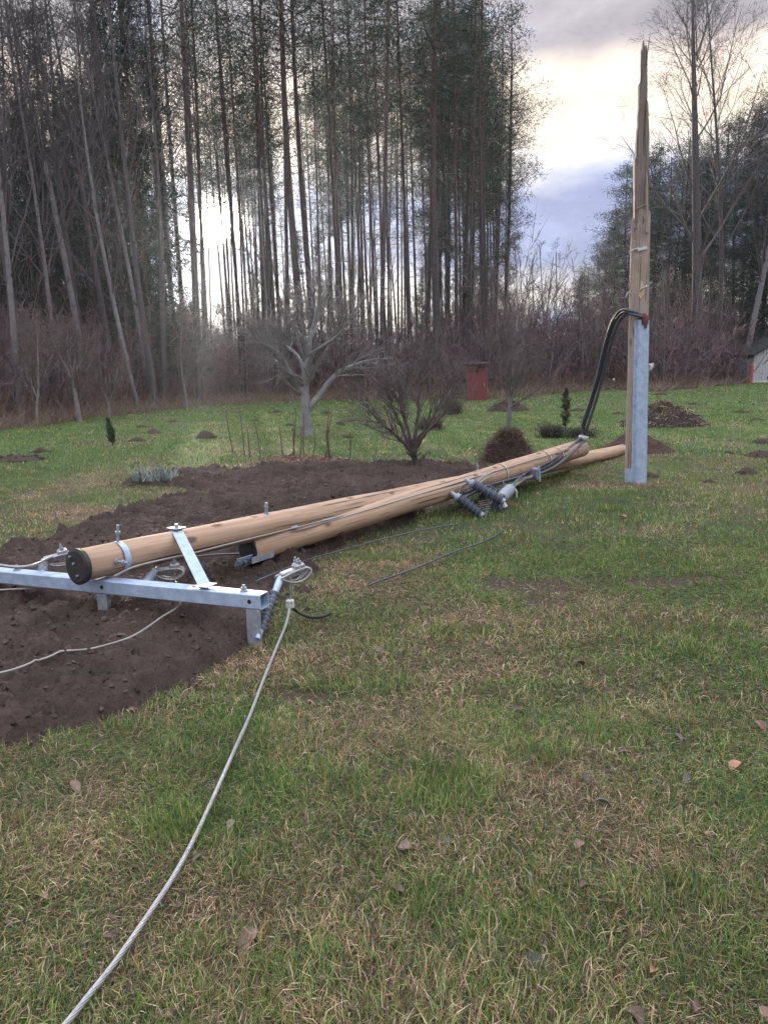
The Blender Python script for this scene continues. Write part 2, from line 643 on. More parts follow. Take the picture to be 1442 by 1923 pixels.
LUSH = [(690, 1150, .30, .16), (650, 1130, .2, .1), (870, 1188, .26, .13), (705, 1285, .34, .16), (780, 1480, .36, .2), (860, 1510, .2, .12), (362, 1560, .2, .16), (1150, 1385, .2, .12), (215, 1370, .16, .07), (430, 1790, .16, .1), (1245, 1700, .2, .14), (985, 1010, .4, .2), (700, 1050, .35, .15),
        (940, 965, .3, .18), (1150, 960, .3, .14), (560, 1830, .16, .12), (1400, 1290, .25, .14), (960, 1290, .3, .12), (1010, 1420, .2, .1), (1330, 1180, .3, .12), (1320, 1840, .2, .14), (480, 1640, .14, .1), (800, 1700, .14, .1)]
LUSH = [(*gp(a, b)[:2], rx, ry) for a, b, rx, ry in LUSH]


def lush_amt(x, y):
    m = np.zeros(x.shape)
    for bx, by, rx, ry in LUSH:
        m = np.maximum(m, np.clip(1.4 - ((x - bx) / rx) ** 2 - ((y - by) / ry) ** 2, 0, 1))
    return np.clip(m * (.3 + 1.3 * fbm(x * 5, y * 5, 35, 2)), 0, 1)


GREEN = np.array([(0.080, 0.165, 0.036), (0.112, 0.21, 0.042), (0.165, 0.25, 0.060), (0.055, 0.135, 0.058), (0.095, 0.165, 0.060)])
STRAW = np.array([(0.44, 0.335, 0.25), (0.34, 0.24, 0.17), (0.47, 0.385, 0.29), (0.19, 0.12, 0.085), (0.12, 0.078, 0.06), (0.30, 0.19, 0.11)])
OLIVE = np.array([(0.23, 0.235, 0.095), (0.20, 0.22, 0.085), (0.28, 0.265, 0.13)])


def straw_amt(x, y):
    """How dry the lawn is, 0 lush to 1 straw."""
    d = np.hypot(x, y)
    base = np.interp(d, [0, 2.5, 5, 8, 12, 18, 40], [0.60, 0.56, 0.36, 0.22, 0.15, 0.10, 0.09])
    base = base + np.clip((-x - 0.2) * 0.05, -0.1, 0.12) * np.clip((9 - d) / 5, 0, 1)
    yel = np.exp(-((soil_sd(x, y) + 0.5) / 0.7) ** 2) * (y > 6) * (x < 0.5) * 0.35
    n = (fbm(x * 1.5, y * 1.5, 41, 4) - 0.5) * 1.5 + (fbm(x * 0.45, y * 0.45, 47, 3) - 0.5) * 0.7
    return np.clip(base + n + yel, 0.03, 0.95)


# ------------------------------------------------------------------ ground sheet
def axis_grid(near0, near1, step, far0, far1, growth=1.18):
    a = list(np.arange(near0, near1, step))
    s, q = step, a[-1]
    while q < far1:
        s *= growth
        q += s
        a.append(q)
    s, q = step, near0
    while q > far0:
        s *= growth
        q -= s
        a.insert(0, q)
    return np.clip(np.array(a), far0 - 3, far1 + 3)


gx, gy = axis_grid(-6, 7, 0.07, -240, 240), axis_grid(1.0, 15, 0.07, -60, 240)
X, Y = np.meshgrid(gx, gy)
Z = hz(X, Y)
az = np.arctan2(X, np.maximum(Y, 0.01))
woods = np.clip((np.hypot(X, Y) - edge_d(az)) / 1.5 + (fbm(X * .8, Y * .8, 51, 3) - .5), 0, 1) * (Y > 5)
sd = straw_amt(X, Y)[..., None]
far_ = np.clip((np.hypot(X, Y) - 10) / 10, 0, 1)[..., None]
ground_c = (1 - sd) * (np.array([0.040, 0.050, 0.022]) * (1 - far_) + far_ * np.array([0.072, 0.108, 0.036])) + sd * np.array([0.085, 0.060, 0.040])
ground_c = ground_c * (0.75 + 0.5 * fbm(X * 7, Y * 7, 55, 3))[..., None]
ba = bare_amt(X, Y)[..., None]
ground_c = ground_c * (1 - ba) + ba * np.array([0.062, 0.043, 0.034])
ground_c = ground_c * (1 - woods[..., None]) + woods[..., None] * np.array([0.085, 0.060, 0.045])
Z = Z - 0.02 * ba[..., 0] * (fbm(X * 12, Y * 12, 57, 2))
b = MB()
ny, nx = X.shape
i, j = np.meshgrid(np.arange(ny - 1), np.arange(nx - 1), indexing='ij')
q = np.stack([i * nx + j, i * nx + j + 1, (i + 1) * nx + j + 1, (i + 1) * nx + j], -1).reshape(-1, 4)
b.add(np.stack([X, Y, Z], -1).reshape(-1, 3), q, ground_c.reshape(-1, 3))
MT['ground'] = col_mat('lawn_soil_and_thatch', 0.95, 0, 0.6, 60.0, 0.35, 45.0)
tag(b.build('ground', 'ground', None, True, True), 'uneven ground of lawn, thatch and woodland litter', None, None, 'structure')

# ------------------------------------------------------------------ dug soil bed
SS = 0.023
sx, sy = np.arange(-6.5, 2.6, SS), np.arange(2.6, 13.0, SS)
X, Y = np.meshgrid(sx, sy)
S = soil_sd(X, Y)
mask = np.clip(S / 0.16 + 0.3, 0, 1)
rg1 = 1 - np.abs(2 * fbm(X * 3.2, Y * 3.2, 61, 4) - 1)
wx, wy = X + (fbm(X * 6, Y * 6, 72, 3) - .5) * .3, Y + (fbm(X * 6, Y * 6, 73, 3) - .5) * .3
lump = fbm(wx * 4.5, wy * 4.5, 63, 3) * 0.085 + np.clip(fbm(wx * 9, wy * 9, 64, 3) - .5, 0, 1) * 0.14 + (1 - np.abs(2 * fbm(wx * 7, wy * 7, 74, 3) - 1)) ** 3 * 0.055 + (1 - np.abs(2 * fbm(wx * 16, wy * 16, 65, 3) - 1)) ** 2 * 0.035 + fbm(X * 38, Y * 38, 66, 2) * 0.02
hole = np.clip(fbm(wx * 1.6, wy * 1.6, 67, 3) - 0.56, 0, 1) * -0.22
H = hz(X, Y) - 0.045 + mask * (0.006 + rg1 * 0.03 + lump + hole)
cc = 0.6 + 0.75 * fbm(X * 4, Y * 4, 69, 4)
sc_ = cc[..., None] * np.array([0.076, 0.053, 0.046])
wet = np.clip((fbm(X * 1.1, Y * 1.1, 71, 3) - .45) * 4, 0, 1)[..., None]
sc_ = sc_ * (1 - 0.3 * wet)
ny, nx = X.shape
i, j = np.meshgrid(np.arange(ny - 1), np.arange(nx - 1), indexing='ij')
q = np.stack([i * nx + j, i * nx + j + 1, (i + 1) * nx + j + 1, (i + 1) * nx + j], -1).reshape(-1, 4)
keep = (S > -0.35).ravel()
q = q[keep[q].all(1)]
b = MB()
b.add(np.stack([X, Y, H], -1).reshape(-1, 3), q, sc_.reshape(-1, 3))
MT['soil'] = col_mat('dug_garden_soil', 0.95, 0, 1.0, 70.0, 0.4, 55.0)
tag(b.build('soil_bed', 'soil', None, True, True), 'dark freshly dug soil bed under the fallen poles', None, None, 'structure')


def soil_h(x, y):
    ii = np.clip(((y - sy[0]) / SS).astype(int), 0, len(sy) - 1)
    jj = np.clip(((x - sx[0]) / SS).astype(int), 0, len(sx) - 1)
    inb = (x > sx[0]) & (x < sx[-1]) & (y > sy[0]) & (y < sy[-1])
    return np.where(inb, np.maximum(H[ii, jj], hz(x, y)), hz(x, y))


def surf(x, y):
    return float(soil_h(np.array([float(x)]), np.array([float(y)]))[0])


# loose crumbs and clods on the dug soil
n = 26000
cx, cyy = rng.uniform(-6, 2, n), rng.uniform(2.8, 12, n)
ok = (soil_sd(cx, cyy) > -0.08 - rng.gamma(.6, .12, n))
cx, cyy = cx[ok], cyy[ok]
n = len(cx)
r = 0.004 + rng.gamma(0.9, 0.005, n)
r = np.minimum(r, 0.032)
oct_v = np.array([(1, 0, 0), (-1, 0, 0), (0, 1, 0), (0, -1, 0), (0, 0, 1), (0, 0, -1)], float)
oct_f = np.array([(0, 2, 4), (2, 1, 4), (1, 3, 4), (3, 0, 4), (2, 0, 5), (1, 2, 5), (3, 1, 5), (0, 3, 5)])
vv = oct_v[None] * r[:, None, None] * rng.uniform(0.55, 1.3, (n, 6, 1)) + rng.normal(0, 0.2, (n, 6, 3)) * r[:, None, None]
vv += np.stack([cx, cyy, soil_h(cx, cyy) + r * 0.35], 1)[:, None]
ff = (oct_f[None] + np.arange(n)[:, None, None] * 6).reshape(-1, 3)
b = MB()
b.add(vv.reshape(-1, 3), ff, np.repeat(rng.uniform(0.6, 1.5, (n, 1)) * np.array([[0.098, 0.070, 0.064]]), 6, 0))
tag(b.build('soil_clods', 'soil', None, False, True), 'loose crumbs and clods scattered over the dug soil', 'soil', None, 'stuff')

# ------------------------------------------------------------------ grass blades
MT['grass'] = col_mat('grass_blades', 0.6, 0.25, 0, spec=0.25)
gm = MB()


def grass_band(d0, d1, dens, w, l0, l1, segs, rg):
    ymax = d1
    hw = 0.55 * ymax + 1.3
    area = 2 * hw * (d1 - d0)
    n = int(area * dens)
    y = rg.uniform(d0, d1, n)
    x = rg.uniform(-hw, hw, n)
    ok = np.abs(x) < 0.55 * y + 1.1
    x, y = x[ok], y[ok]
    azb = np.arctan2(x, y)
    ok = np.hypot(x, y) < edge_d(azb) + 0.6 + rg.normal(0, .4, len(x))
    x, y = x[ok], y[ok]
    if d0 < 14:
        s_ = soil_sd(x, y)
        ok = (s_ < 0.0 + np.where(rg.random(len(x)) < .15, np.abs(rg.normal(0, .16, len(x))) * (fbm(x * 6, y * 6, 84, 2) > .55), rg.normal(0, .05, len(x))))
        ok &= rg.random(len(x)) > bare_amt(x, y) * 0.93
        x, y = x[ok], y[ok]
    # thin and thick patches
    tuft = fbm(x * 2.4, y * 2.4, 81, 3)
    fine = fbm(x * 11, y * 11, 83, 2) if d0 < 10 else np.full(len(x), .6)
    ok = rg.random(len(x)) < np.clip(0.45 + 1.1 * (tuft - 0.2), 0.25, 1) * np.clip((fine - .1) * 2.4, .4, 1)
    x, y, tuft = x[ok], y[ok], tuft[ok]
    n = len(x)
    st = straw_amt(x, y)
    lush = np.clip((fbm(x * 1.1, y * 1.1, 91, 4) - 0.55) * 5, 0, 1) * np.clip((9 - y) / 4, 0.25, 1)
    if d0 < 12:
        lush = np.maximum(lush * .6, lush_amt(x, y))
    st = st * (1 - 0.88 * lush)
    isst = rg.random(n) < st
    isol = (~isst) & (rg.random(n) < 0.30 * np.clip((22 - y) / 12, .25, 1) + 0.25 * st)
    col = GREEN[rg.integers(0, len(GREEN), n)]
    col[isst] = STRAW[rg.integers(0, len(STRAW), isst.sum())]
    col[isol] = OLIVE[rg.integers(0, len(OLIVE), isol.sum())]
    col = col * rg.uniform(0.55, 1.4, (n, 1)) * (.7 + .6 * fbm(x * 5, y * 5, 87, 2))[:, None]
    col = col * np.array([1.2, 1.15, 1.08])
    L = (l0 + (l1 - l0) * rg.random(n) ** 1.6 * 1.35) * (0.65 + 0.75 * tuft) * (1 + 0.3 * lush)
    L[isst] *= 1.1
    lean = np.where(isst, rg.uniform(0.6, 1.6, n), rg.uniform(0.15, 1.35, n))
    lean = lean * (1 - 0.3 * lush)
    # blades lie the same way within a patch
    th = rg.uniform(0, 2 * np.pi, n) * 0.85 + 9 * fbm(x * 1.3, y * 1.3, 95, 2)
    dirh = np.stack([np.cos(th), np.sin(th), np.zeros(n)], 1)
    side = np.stack([-np.sin(th), np.cos(th), np.zeros(n)], 1)
    twist = rg.uniform(-0.9, 0.9, n)
    side = side * np.cos(twist)[:, None] + np.array([0, 0, 1.0]) * np.sin(twist)[:, None]
    ww = w * rg.uniform(0.5, 1.6, n)
    p0 = np.stack([x, y, hz(x, y) - 0.004], 1)
    d1_ = dirh * np.sin(lean * 0.6)[:, None] + np.array([0, 0, 1.0]) * np.cos(lean * 0.6)[:, None]
    d2_ = dirh * np.sin(np.minimum(lean * 1.25, 1.75))[:, None] + np.array([0, 0, 1.0]) * np.cos(np.minimum(lean * 1.25, 1.75))[:, None]
    d2_ += side * rg.normal(0, .25, (n, 1))
    p1 = p0 + d1_ * (L * 0.5)[:, None]
    p2 = p1 + d2_ * (L * 0.5)[:, None]
    p2[:, 2] = np.maximum(p2[:, 2], p0[:, 2] + 0.006)
    hw_ = (ww / 2)[:, None]
    if segs == 2:
        v = np.stack([p0 - side * hw_, p0 + side * hw_, p1 + side * hw_ * .8, p1 - side * hw_ * .8, p2], 1)
        bidx = np.arange(n)[:, None] * 5
        n0 = gm.n
        gm.add(v.reshape(-1, 3), bidx + np.array([[0, 1, 2, 3]]), np.repeat(col, 5, 0))
        gm.f[3].append(bidx + np.array([[3, 2, 4]]) + n0)
    else:
        v = np.stack([p0 - side * hw_, p0 + side * hw_, p2], 1)
        gm.add(v.reshape(-1, 3), np.arange(n * 3).reshape(-1, 3), np.repeat(col, 3, 0))
    return n


def thatch_band(d0, d1, dens, w, l0, l1, rg):
    """Short dead matted blades lying between the live ones."""
    n = int(2 * (0.55 * d1 + 1.1) * (d1 - d0) * dens)
    y, x = rg.uniform(d0, d1, n), rg.uniform(-1, 1, n) * (.55 * d1 + 1.1)
    ok = (np.abs(x) < .55 * y + 1.1)
    x, y = x[ok], y[ok]
    ok = (soil_sd(x, y) < .06 + rg.normal(0, .07, len(x))) & (rg.random(len(x)) > bare_amt(x, y) * .75)
    x, y = x[ok], y[ok]
    n = len(x)
    th = rg.uniform(0, 6.283, n)
    L = rg.uniform(l0, l1, n)
    p0 = np.stack([x, y, hz(x, y) + rg.uniform(0, .012, n)], 1)
    d = np.stack([np.cos(th), np.sin(th), rg.uniform(-.08, .45, n)], 1)
    st = straw_amt(x, y)
    g = rg.random(n) > .35 + .6 * st
    pal = np.array([(.30, .215, .15), (.20, .135, .095), (.13, .09, .065), (.40, .31, .22), (.22, .17, .09)])
    col = pal[rg.integers(0, 5, n)]
    col[g] = GREEN[rg.integers(0, len(GREEN), g.sum())] * .95
    gm.slivers(p0, p0 + d * L[:, None], w, col * rg.uniform(.55, 1.35, (n, 1)), rg)


gr = np.random.default_rng(11)
thatch_band(1.1, 3.4, 12000, .0032, .02, .055, gr)
thatch_band(3.4, 7, 5500, .0045, .02, .055, gr)
cnt = [grass_band(1.1, 3.4, 30000, 0.0024, 0.018, 0.052, 2, gr),
       grass_band(3.4, 6.5, 12500, 0.0034, 0.018, 0.052, 2, gr),
       grass_band(6.5, 13, 3400, 0.0065, 0.025, 0.058, 1, gr),
       grass_band(13, 28, 560, 0.015, 0.035, 0.07, 1, gr),
       grass_band(28, 75, 90, 0.04, 0.04, 0.08, 1, gr)]
print('GRASS', cnt)
tag(gm.build('lawn_grass', 'grass', None, False, True), 'rough winter lawn of green and straw coloured grass', 'grass', None, 'stuff')

# ------------------------------------------------------------------ fallen poles
def pole_shaft(length, r0, r1, sides=28, rings=60, seed=0):
    """Peeled log along local z, slightly uneven."""
    zz = np.linspace(0, length, rings)
    th = np.linspace(0, 2 * np.pi, sides, endpoint=False)
    rr = r0 + (r1 - r0) * zz / length
    T, ZZ = np.meshgrid(th, zz)
    bump = (fbm(np.cos(T) * 1.7 + 5 + seed, ZZ * 1.2 + np.sin(T) * 1.7, 101 + seed, 3) - .5) * 0.016
    rad = rr[:, None] + bump
    bend = 0.012 * np.sin(ZZ / length * np.pi * 1.3 + seed)
    v = np.stack([rad * np.cos(T) + bend, rad * np.sin(T), ZZ], -1)
    m_ = MB()
    i, j = np.meshgrid(np.arange(rings - 1), np.arange(sides), indexing='ij')
    j2 = (j + 1) % sides
    m_.add(v.reshape(-1, 3), np.stack([i * sides + j, i * sides + j2, (i + 1) * sides + j2, (i + 1) * sides + j], -1).reshape(-1, 4))
    m_.ngon(v[0][::-1])
    m_.ngon(v[-1])
    return m_


def place_axis(o, p0, p1, up=(0, 0, 1)):
    M_ = frame_from(np.asarray(p1) - np.asarray(p0), up)
    mw = Matrix(M_.tolist()).to_4x4()
    mw.translation = Vector(p0)
    o.matrix_world = mw
    return M_


def band(m_, z0, z1, r, sides=28):
    th = np.linspace(0, 2 * np.pi, sides, endpoint=False)
    prof = [(r, z0), (r + .004, z0), (r + .004, z1), (r, z1)]
    v = np.array([[(a * math.cos(t), a * math.sin(t), z) for t in th] for a, z in prof])
    for k in range(3):
        i = np.arange(sides)
        i2 = (i + 1) % sides
        m_.add(np.vstack([v[k], v[k + 1]]), np.stack([i, i2, sides + i2, sides + i], 1))
    return m_


def bolt_mesh(L, r=0.009, nut=0.02):
    m_ = MB()
    m_.tube([(0, 0, 0), (0, 0, L)], r, 8)
    m_.tube([(0, 0, 0.002), (0, 0, 0.018)], nut, 6)
    m_.tube([(0, 0, L * .55), (0, 0, L * .55 + .016)], nut * .9, 6)
    return m_


# long pole with the crossarm: its near end rests on the steel arm
RA0, RA1 = 0.103, 0.098
A0 = gp(146, 1064, 0.415)
A1 = gp(1168, 845, 0.065)
LA = float(np.linalg.norm(A1 - A0))
poleA = thing('fallen_pole', 'long peeled wooden pole lying with black sealed end over the steel crossarm', 'utility pole')
FA = place_axis(poleA, A0, A1)
pole_shaft(LA, RA0, RA1, seed=1).build('shaft', 'wood', poleA)
# black sealed end face
capm = MB()
th = np.linspace(0, 2 * np.pi, 32, endpoint=False)
ring = lambda r_, z_: np.stack([r_ * np.cos(th), r_ * np.sin(th), np.full(32, z_)], 1)
for ra_, za_, rb_, zb_ in ((RA0 + .010, .026, RA0 + .014, -.004), (RA0 + .014, -.004, RA0 - .004, -.012)):
    i = np.arange(32)
    i2 = (i + 1) % 32
    capm.add(np.vstack([ring(ra_, za_), ring(rb_, zb_)]), np.stack([i, i2, 32 + i2, 32 + i], 1))
capm.ngon(ring(RA0 - .004, -.012))
capm.build('end_cap', 'tar', poleA)
for qx, qy in ((0.01, 0.02), (-0.02, -0.055), (0.045, 0.06)):
    MB().tube([(qx, qy, -.012), (qx, qy, -.026)], 0.008, 6).build('rivet', 'galv_dark', poleA)
band(MB(), 0.28, 0.325, RA0 + .003).build('strap_band', 'galv', poleA)


def on_pole(z, ang, rr):
    return np.array([rr * math.cos(ang), rr * math.sin(ang), z])


def add_bolt(parent, z, ang, r_, L, name='bolt', mat='galv_dark', thick=0.009):
    o = bolt_mesh(L, thick).build(name, mat, parent)
    d = Vector((math.cos(ang), math.sin(ang), 0))
    o.matrix_local = Matrix.Translation(d * (r_ - 0.01) + Vector((0, 0, z))) @ d.to_track_quat('Z', 'Y').to_matrix().to_4x4()
    return o


add_bolt(poleA, 0.30, R(95), RA0, 0.13)
add_bolt(poleA, 0.22, R(178), RA0, 0.12)
add_bolt(poleA, 1.72, R(92), RA0, 0.10, thick=.013)

# square steel crossarm under the near end, with stub brackets
C_R = gp(497, 1128, 0.275)
C_L = gp(0, 1080, 0.235)
cdir = (C_L - C_R) / np.linalg.norm(C_L - C_R)
C_L2 = C_R + cdir * 2.75
AW = 0.092
Finv = FA.T


def inA(p):
    return Finv @ (np.asarray(p) - A0)


def inA_dir(d):
    return Finv @ np.asarray(d)


def hollow_tube_bar(p, q, w, t, up):
    """Square hollow section from p to q (open ends)."""
    m_ = MB()
    Z_ = (q - p) / np.linalg.norm(q - p)
    U = up - Z_ * up.dot(Z_)
    U /= np.linalg.norm(U)
    V = np.cross(Z_, U)
    bv = w * 0.08
    o_ = [(w / 2 - bv, w / 2), (w / 2, w / 2 - bv), (w / 2, -w / 2 + bv), (w / 2 - bv, -w / 2), (-w / 2 + bv, -w / 2), (-w / 2, -w / 2 + bv), (-w / 2, w / 2 - bv), (-w / 2 + bv, w / 2)]
    k = (w / 2 - t) / (w / 2)
    rings_ = []
    for c_, s_ in ((p, 1), (q, 1), (q, k), (p, k)):
        rings_.append(np.array([c_ + U * a * s_ + V * b_ * s_ for a, b_ in o_]))
    n_ = len(o_)
    i = np.arange(n_)
    i2 = (i + 1) % n_
    for a in range(4):
        m_.add(np.vstack([rings_[a], rings_[(a + 1) % 4]]), np.stack([i, i2, n_ + i2, n_ + i], 1))
    return m_


up = np.array([0, 0, 1.0])
am = hollow_tube_bar(C_R, C_L2, AW, 0.006, up)
arm = MB()
arm.v, arm.f, arm.c, arm.n = [np.stack([inA(p) for p in v]) for v in am.v], am.f, am.c, am.n
armo = arm.build('crossarm', 'galv', poleA, smooth=False)
sdir = np.cross(cdir, up)
if sdir[1] > 0:
    sdir = -sdir           # towards the viewer


def arm_pt(s, du=0.0, ds=0.0):
    return C_R + cdir * s + up * du + sdir * ds


def wbox(m_, c_, size, ax, ay, az_):
    rot = np.stack([inA_dir(ax), inA_dir(ay), inA_dir(az_)], 1)
    m_.box(inA(c_), size, rot, bev=min(size) * .12)
    return m_


# stub brackets of angle iron under the arm
for s_, hgt, wd in ((0.055, 0.24, 0.10), (1.20, 0.16, 0.085), (2.62, 0.2, 0.09)):
    m_ = MB()
    wbox(m_, arm_pt(s_, -AW / 2 - hgt / 2, AW / 2 - .004), (wd * .95, 0.006, hgt), cdir, sdir, up)
    wbox(m_, arm_pt(s_ + wd * .42, -AW / 2 - hgt / 2, AW / 2 - .035), (0.006, 0.062, hgt), cdir, sdir, up)
    wbox(m_, arm_pt(s_ - wd * .10, -AW / 2 - hgt / 2, AW / 2 - .035), (0.006, 0.062, hgt), cdir, sdir, up)
    m_.build('bracket', 'galv_dark', armo, smooth=False)
# bolt heads on the arm, and dark discs painted as shade in drilled holes
for s_ in (0.14, 1.98):
    m_ = MB()
    c_ = arm_pt(s_, AW / 2)
    m_.tube([inA(c_), inA(c_ + up * .008)], 0.026, 10)
    m_.tube([inA(c_ + up * .008), inA(c_ + up * .026)], 0.017, 6)
    m_.tube([inA(c_ + up * .026), inA(c_ + up * .04)], 0.009, 8)
    m_.build('bolt', 'galv_dark', armo)
for s_ in (0.075, 1.19):
    m_ = MB()
    c_ = arm_pt(s_, 0, AW / 2)
    m_.tube([inA(c_ - sdir * .01), inA(c_ + sdir * .0015)], 0.013, 12)
    m_.build('bolt_hole_shade', 'hollow', armo)
# flat brace from the arm up over the pole
zb = 0.80
br0 = arm_pt(0.42, AW / 2 + .012)
br1 = A0 + FA @ np.array([0, RA0 + .012, zb])
bz = (br1 - br0) / np.linalg.norm(br1 - br0)
bx = np.cross(bz, up)
bx /= np.linalg.norm(bx)
m_ = MB()
wbox(m_, (br0 + br1) / 2, (0.075, 0.007, np.linalg.norm(br1 - br0) + .04), bx, np.cross(bz, bx), bz)
bro = m_.build('brace', 'galv', poleA, smooth=False)
m_ = MB()
m_.box(on_pole(zb, R(90), RA0 + .022), (0.10, 0.008, 0.10), bev=.002)
m_.tube([on_pole(zb, R(90), RA0 + .02), on_pole(zb, R(90), RA0 + .05)], 0.015, 6)
m_.build('brace_plate', 'galv_dark', bro, smooth=False)
m_ = MB()
wbox(m_, br0 + up * .004, (0.11, 0.10, 0.008), cdir, sdir, up)
m_.build('brace_foot', 'galv_dark', bro, smooth=False)

# short pole lying over the long one
RB0, RB1 = 0.096, 0.128
B0 = gp(466, 1034, 0.20)
B1 = gp(1092, 842, 0.375)
LB = float(np.linalg.norm(B1 - B0))
poleB = thing('fallen_pole', 'shorter peeled wooden pole lying across the long pole, cable bundle strapped to it', 'utility pole')
FB = place_axis(poleB, B0, B1)
pole_shaft(LB, RB0, RB1, seed=4).build('shaft', 'wood', poleB)
m_ = MB()
for ra_, za_, rb_, zb_ in ((RB0 + .006, .02, RB0 + .008, -.004), (RB0 + .008, -.004, RB0 - .004, -.01)):
    i = np.arange(32)
    i2 = (i + 1) % 32
    m_.add(np.vstack([ring(ra_, za_), ring(rb_, zb_)]), np.stack([i, i2, 32 + i2, 32 + i], 1))
m_.ngon(ring(RB0 - .004, -.01))
m_.build('end_cap', 'tar', poleB)
# steel foot plates bolted to its near end
m_ = MB()
m_.box((-0.045, -0.092, 0.06), (0.12, 0.007, 0.24), Matrix.Rotation(R(-30), 3, 'Z'), bev=.001)
m_.box((-0.10, -0.055, 0.06), (0.007, 0.05, 0.24), bev=.001)
pl = m_.build('foot_plate', 'galv_dark', poleB, smooth=False)
m_ = MB()
m_.box((-0.05, -0.05, -0.10), (0.007, 0.075, 0.16), Matrix.Rotation(R(30), 3, 'Z'), bev=.001)
pl2 = m_.build('side_plate', 'galv', poleB, smooth=False)
for yy, zz_ in ((-0.045, -0.15), (-0.055, -0.09), (-0.04, -0.05)):
    h_ = MB()
    h_.tube([(-0.045, yy, zz_), (-0.068, yy - .006, zz_)], 0.012, 8)
    h_.build('bolt', 'galv_dark', pl2)
for z_, w_ in ((0.42, .04), (LB * 0.62, .03), (LB * .80, .028), (LB * .86, .02)):
    band(MB(), z_, z_ + w_, RB0 + (RB1 - RB0) * z_ / LB + .004).build('strap_band', 'galv' if z_ < 1 else 'cream', poleB)
add_bolt(poleB, LB * .55, R(80), RB0 + .015, 0.09)
m_ = MB()
m_.box((-.06, 0.11, .46), (0.06, .02, .07), Matrix.Rotation(R(25), 3, 'Z'), bev=.003)
m_.build('strap_buckle', 'galv', poleB, smooth=False)

# ------------------------------------------------------------------ standing broken pole
MT['freshwood'] = plain_mat('freshly_torn_wood', (0.55, 0.42, 0.28), 0.8)
SB = gp(1192, 905, 0.0)
SB[2] = hz1(SB[0], SB[1]) - 0.02
Ysp = SB[1]
stand = thing('standing_pole', 'upright wooden pole snapped to a splintered point with blue grey steel cable guard', 'utility pole', SB)
STOP = dp(1208, 82, Ysp)
SH = STOP[2] - SB[2]
lean = (dp(1204, 330, Ysp) - SB)
lean = np.array([lean[0] / lean[2], 0.0, 1.0])
SR0, SR1 = 0.138, 0.105
sides, rings = 40, 110
zz = np.linspace(-0.1, SH, rings)
th = np.linspace(0, 2 * np.pi, sides, endpoint=False)
# sound wood up to the break, then torn slabs of unequal height
rs = np.random.default_rng(5)
ZM = (dp(1200, 395, Ysp) - SB)[2]
zz = np.linspace(-0.1, ZM, rings)
v = []
edgeh = ZM - rs.uniform(0, .55, sides) * (np.cos(th) < .2) - rs.uniform(0, .12, sides)
for k, z_ in enumerate(zz):
    rr = np.interp(z_, [0, SH], [SR0, SR1]) + (fbm(np.cos(th) * 1.5 + 3, np.full(sides, z_ * 1.1) + np.sin(th), 121, 3) - .5) * .014
    over = np.clip((z_ - edgeh) / .04, 0, 1)
    rr = rr * (1 - .22 * over)
    off = lean[:2] * z_
    v.append(np.column_stack([np.stack([np.cos(th) * rr, np.sin(th) * rr], 1) + off, np.full(sides, z_)]))
v = np.array(v)
m_ = MB()
i, j = np.meshgrid(np.arange(rings - 1), np.arange(sides), indexing='ij')
j2 = (j + 1) % sides
m_.add(v.reshape(-1, 3), np.stack([i * sides + j, i * sides + j2, (i + 1) * sides + j2, (i + 1) * sides + j], -1).reshape(-1, 4))
m_.ngon(v[-1])
shafto = m_.build('shaft', 'wood_old', stand)


def slab(x0_, x1_, ytop, yb_, y0_, y1_, name='splinter_slab'):
    """Torn slab between photo columns x0..x1, up to photo row ytop, rough edged."""
    n_ = 26
    mm = MB()
    rows_ = []
    zt, zb_ = (dp((x0_ + x1_) / 2, ytop, Ysp) - SB)[2], (dp((x0_ + x1_) / 2, yb_, Ysp) - SB)[2]
    jl = np.cumsum(rs.normal(0, .0016, n_))
    jr = np.cumsum(rs.normal(0, .0016, n_))
    tips = rs.uniform(-.05, .05, 4)
    for k in range(n_):
        f_ = k / (n_ - 1)
        z_ = zb_ + (zt - zb_) * f_
        row = CY + 0
        a_ = dp(x0_, ytop + (yb_ - ytop) * (1 - f_), Ysp) - SB
        b_ = dp(x1_, ytop + (yb_ - ytop) * (1 - f_), Ysp) - SB
        sh = 1 - .6 * max(0, (f_ - .93) / .07)
        c_ = (a_[0] + b_[0]) / 2
        w_ = (b_[0] - a_[0]) / 2 * sh * (1.0 + .18 * (1 - f_))
        rows_.append([(c_ - w_ + jl[k], y0_, z_ + tips[0] * (k == n_ - 1)), (c_ + w_ + jr[k], y0_ + .01, z_ + tips[1] * (k == n_ - 1)),
                      (c_ + w_ * .8 + jr[k], y1_, z_ + tips[2] * (k == n_ - 1)), (c_ - w_ * .8 + jl[k], y1_ - .01, z_ + tips[3] * (k == n_ - 1))])
    rows_ = np.array(rows_)
    i_, j_ = np.meshgrid(np.arange(n_ - 1), np.arange(4), indexing='ij')
    k2 = (j_ + 1) % 4
    mm.add(rows_.reshape(-1, 3), np.stack([i_ * 4 + j_, i_ * 4 + k2, (i_ + 1) * 4 + k2, (i_ + 1) * 4 + j_], -1).reshape(-1, 4))
    mm.ngon(rows_[-1])
    mm.build(name, 'wood_grey' if ytop < 300 else 'wood_old', shafto, smooth=False)


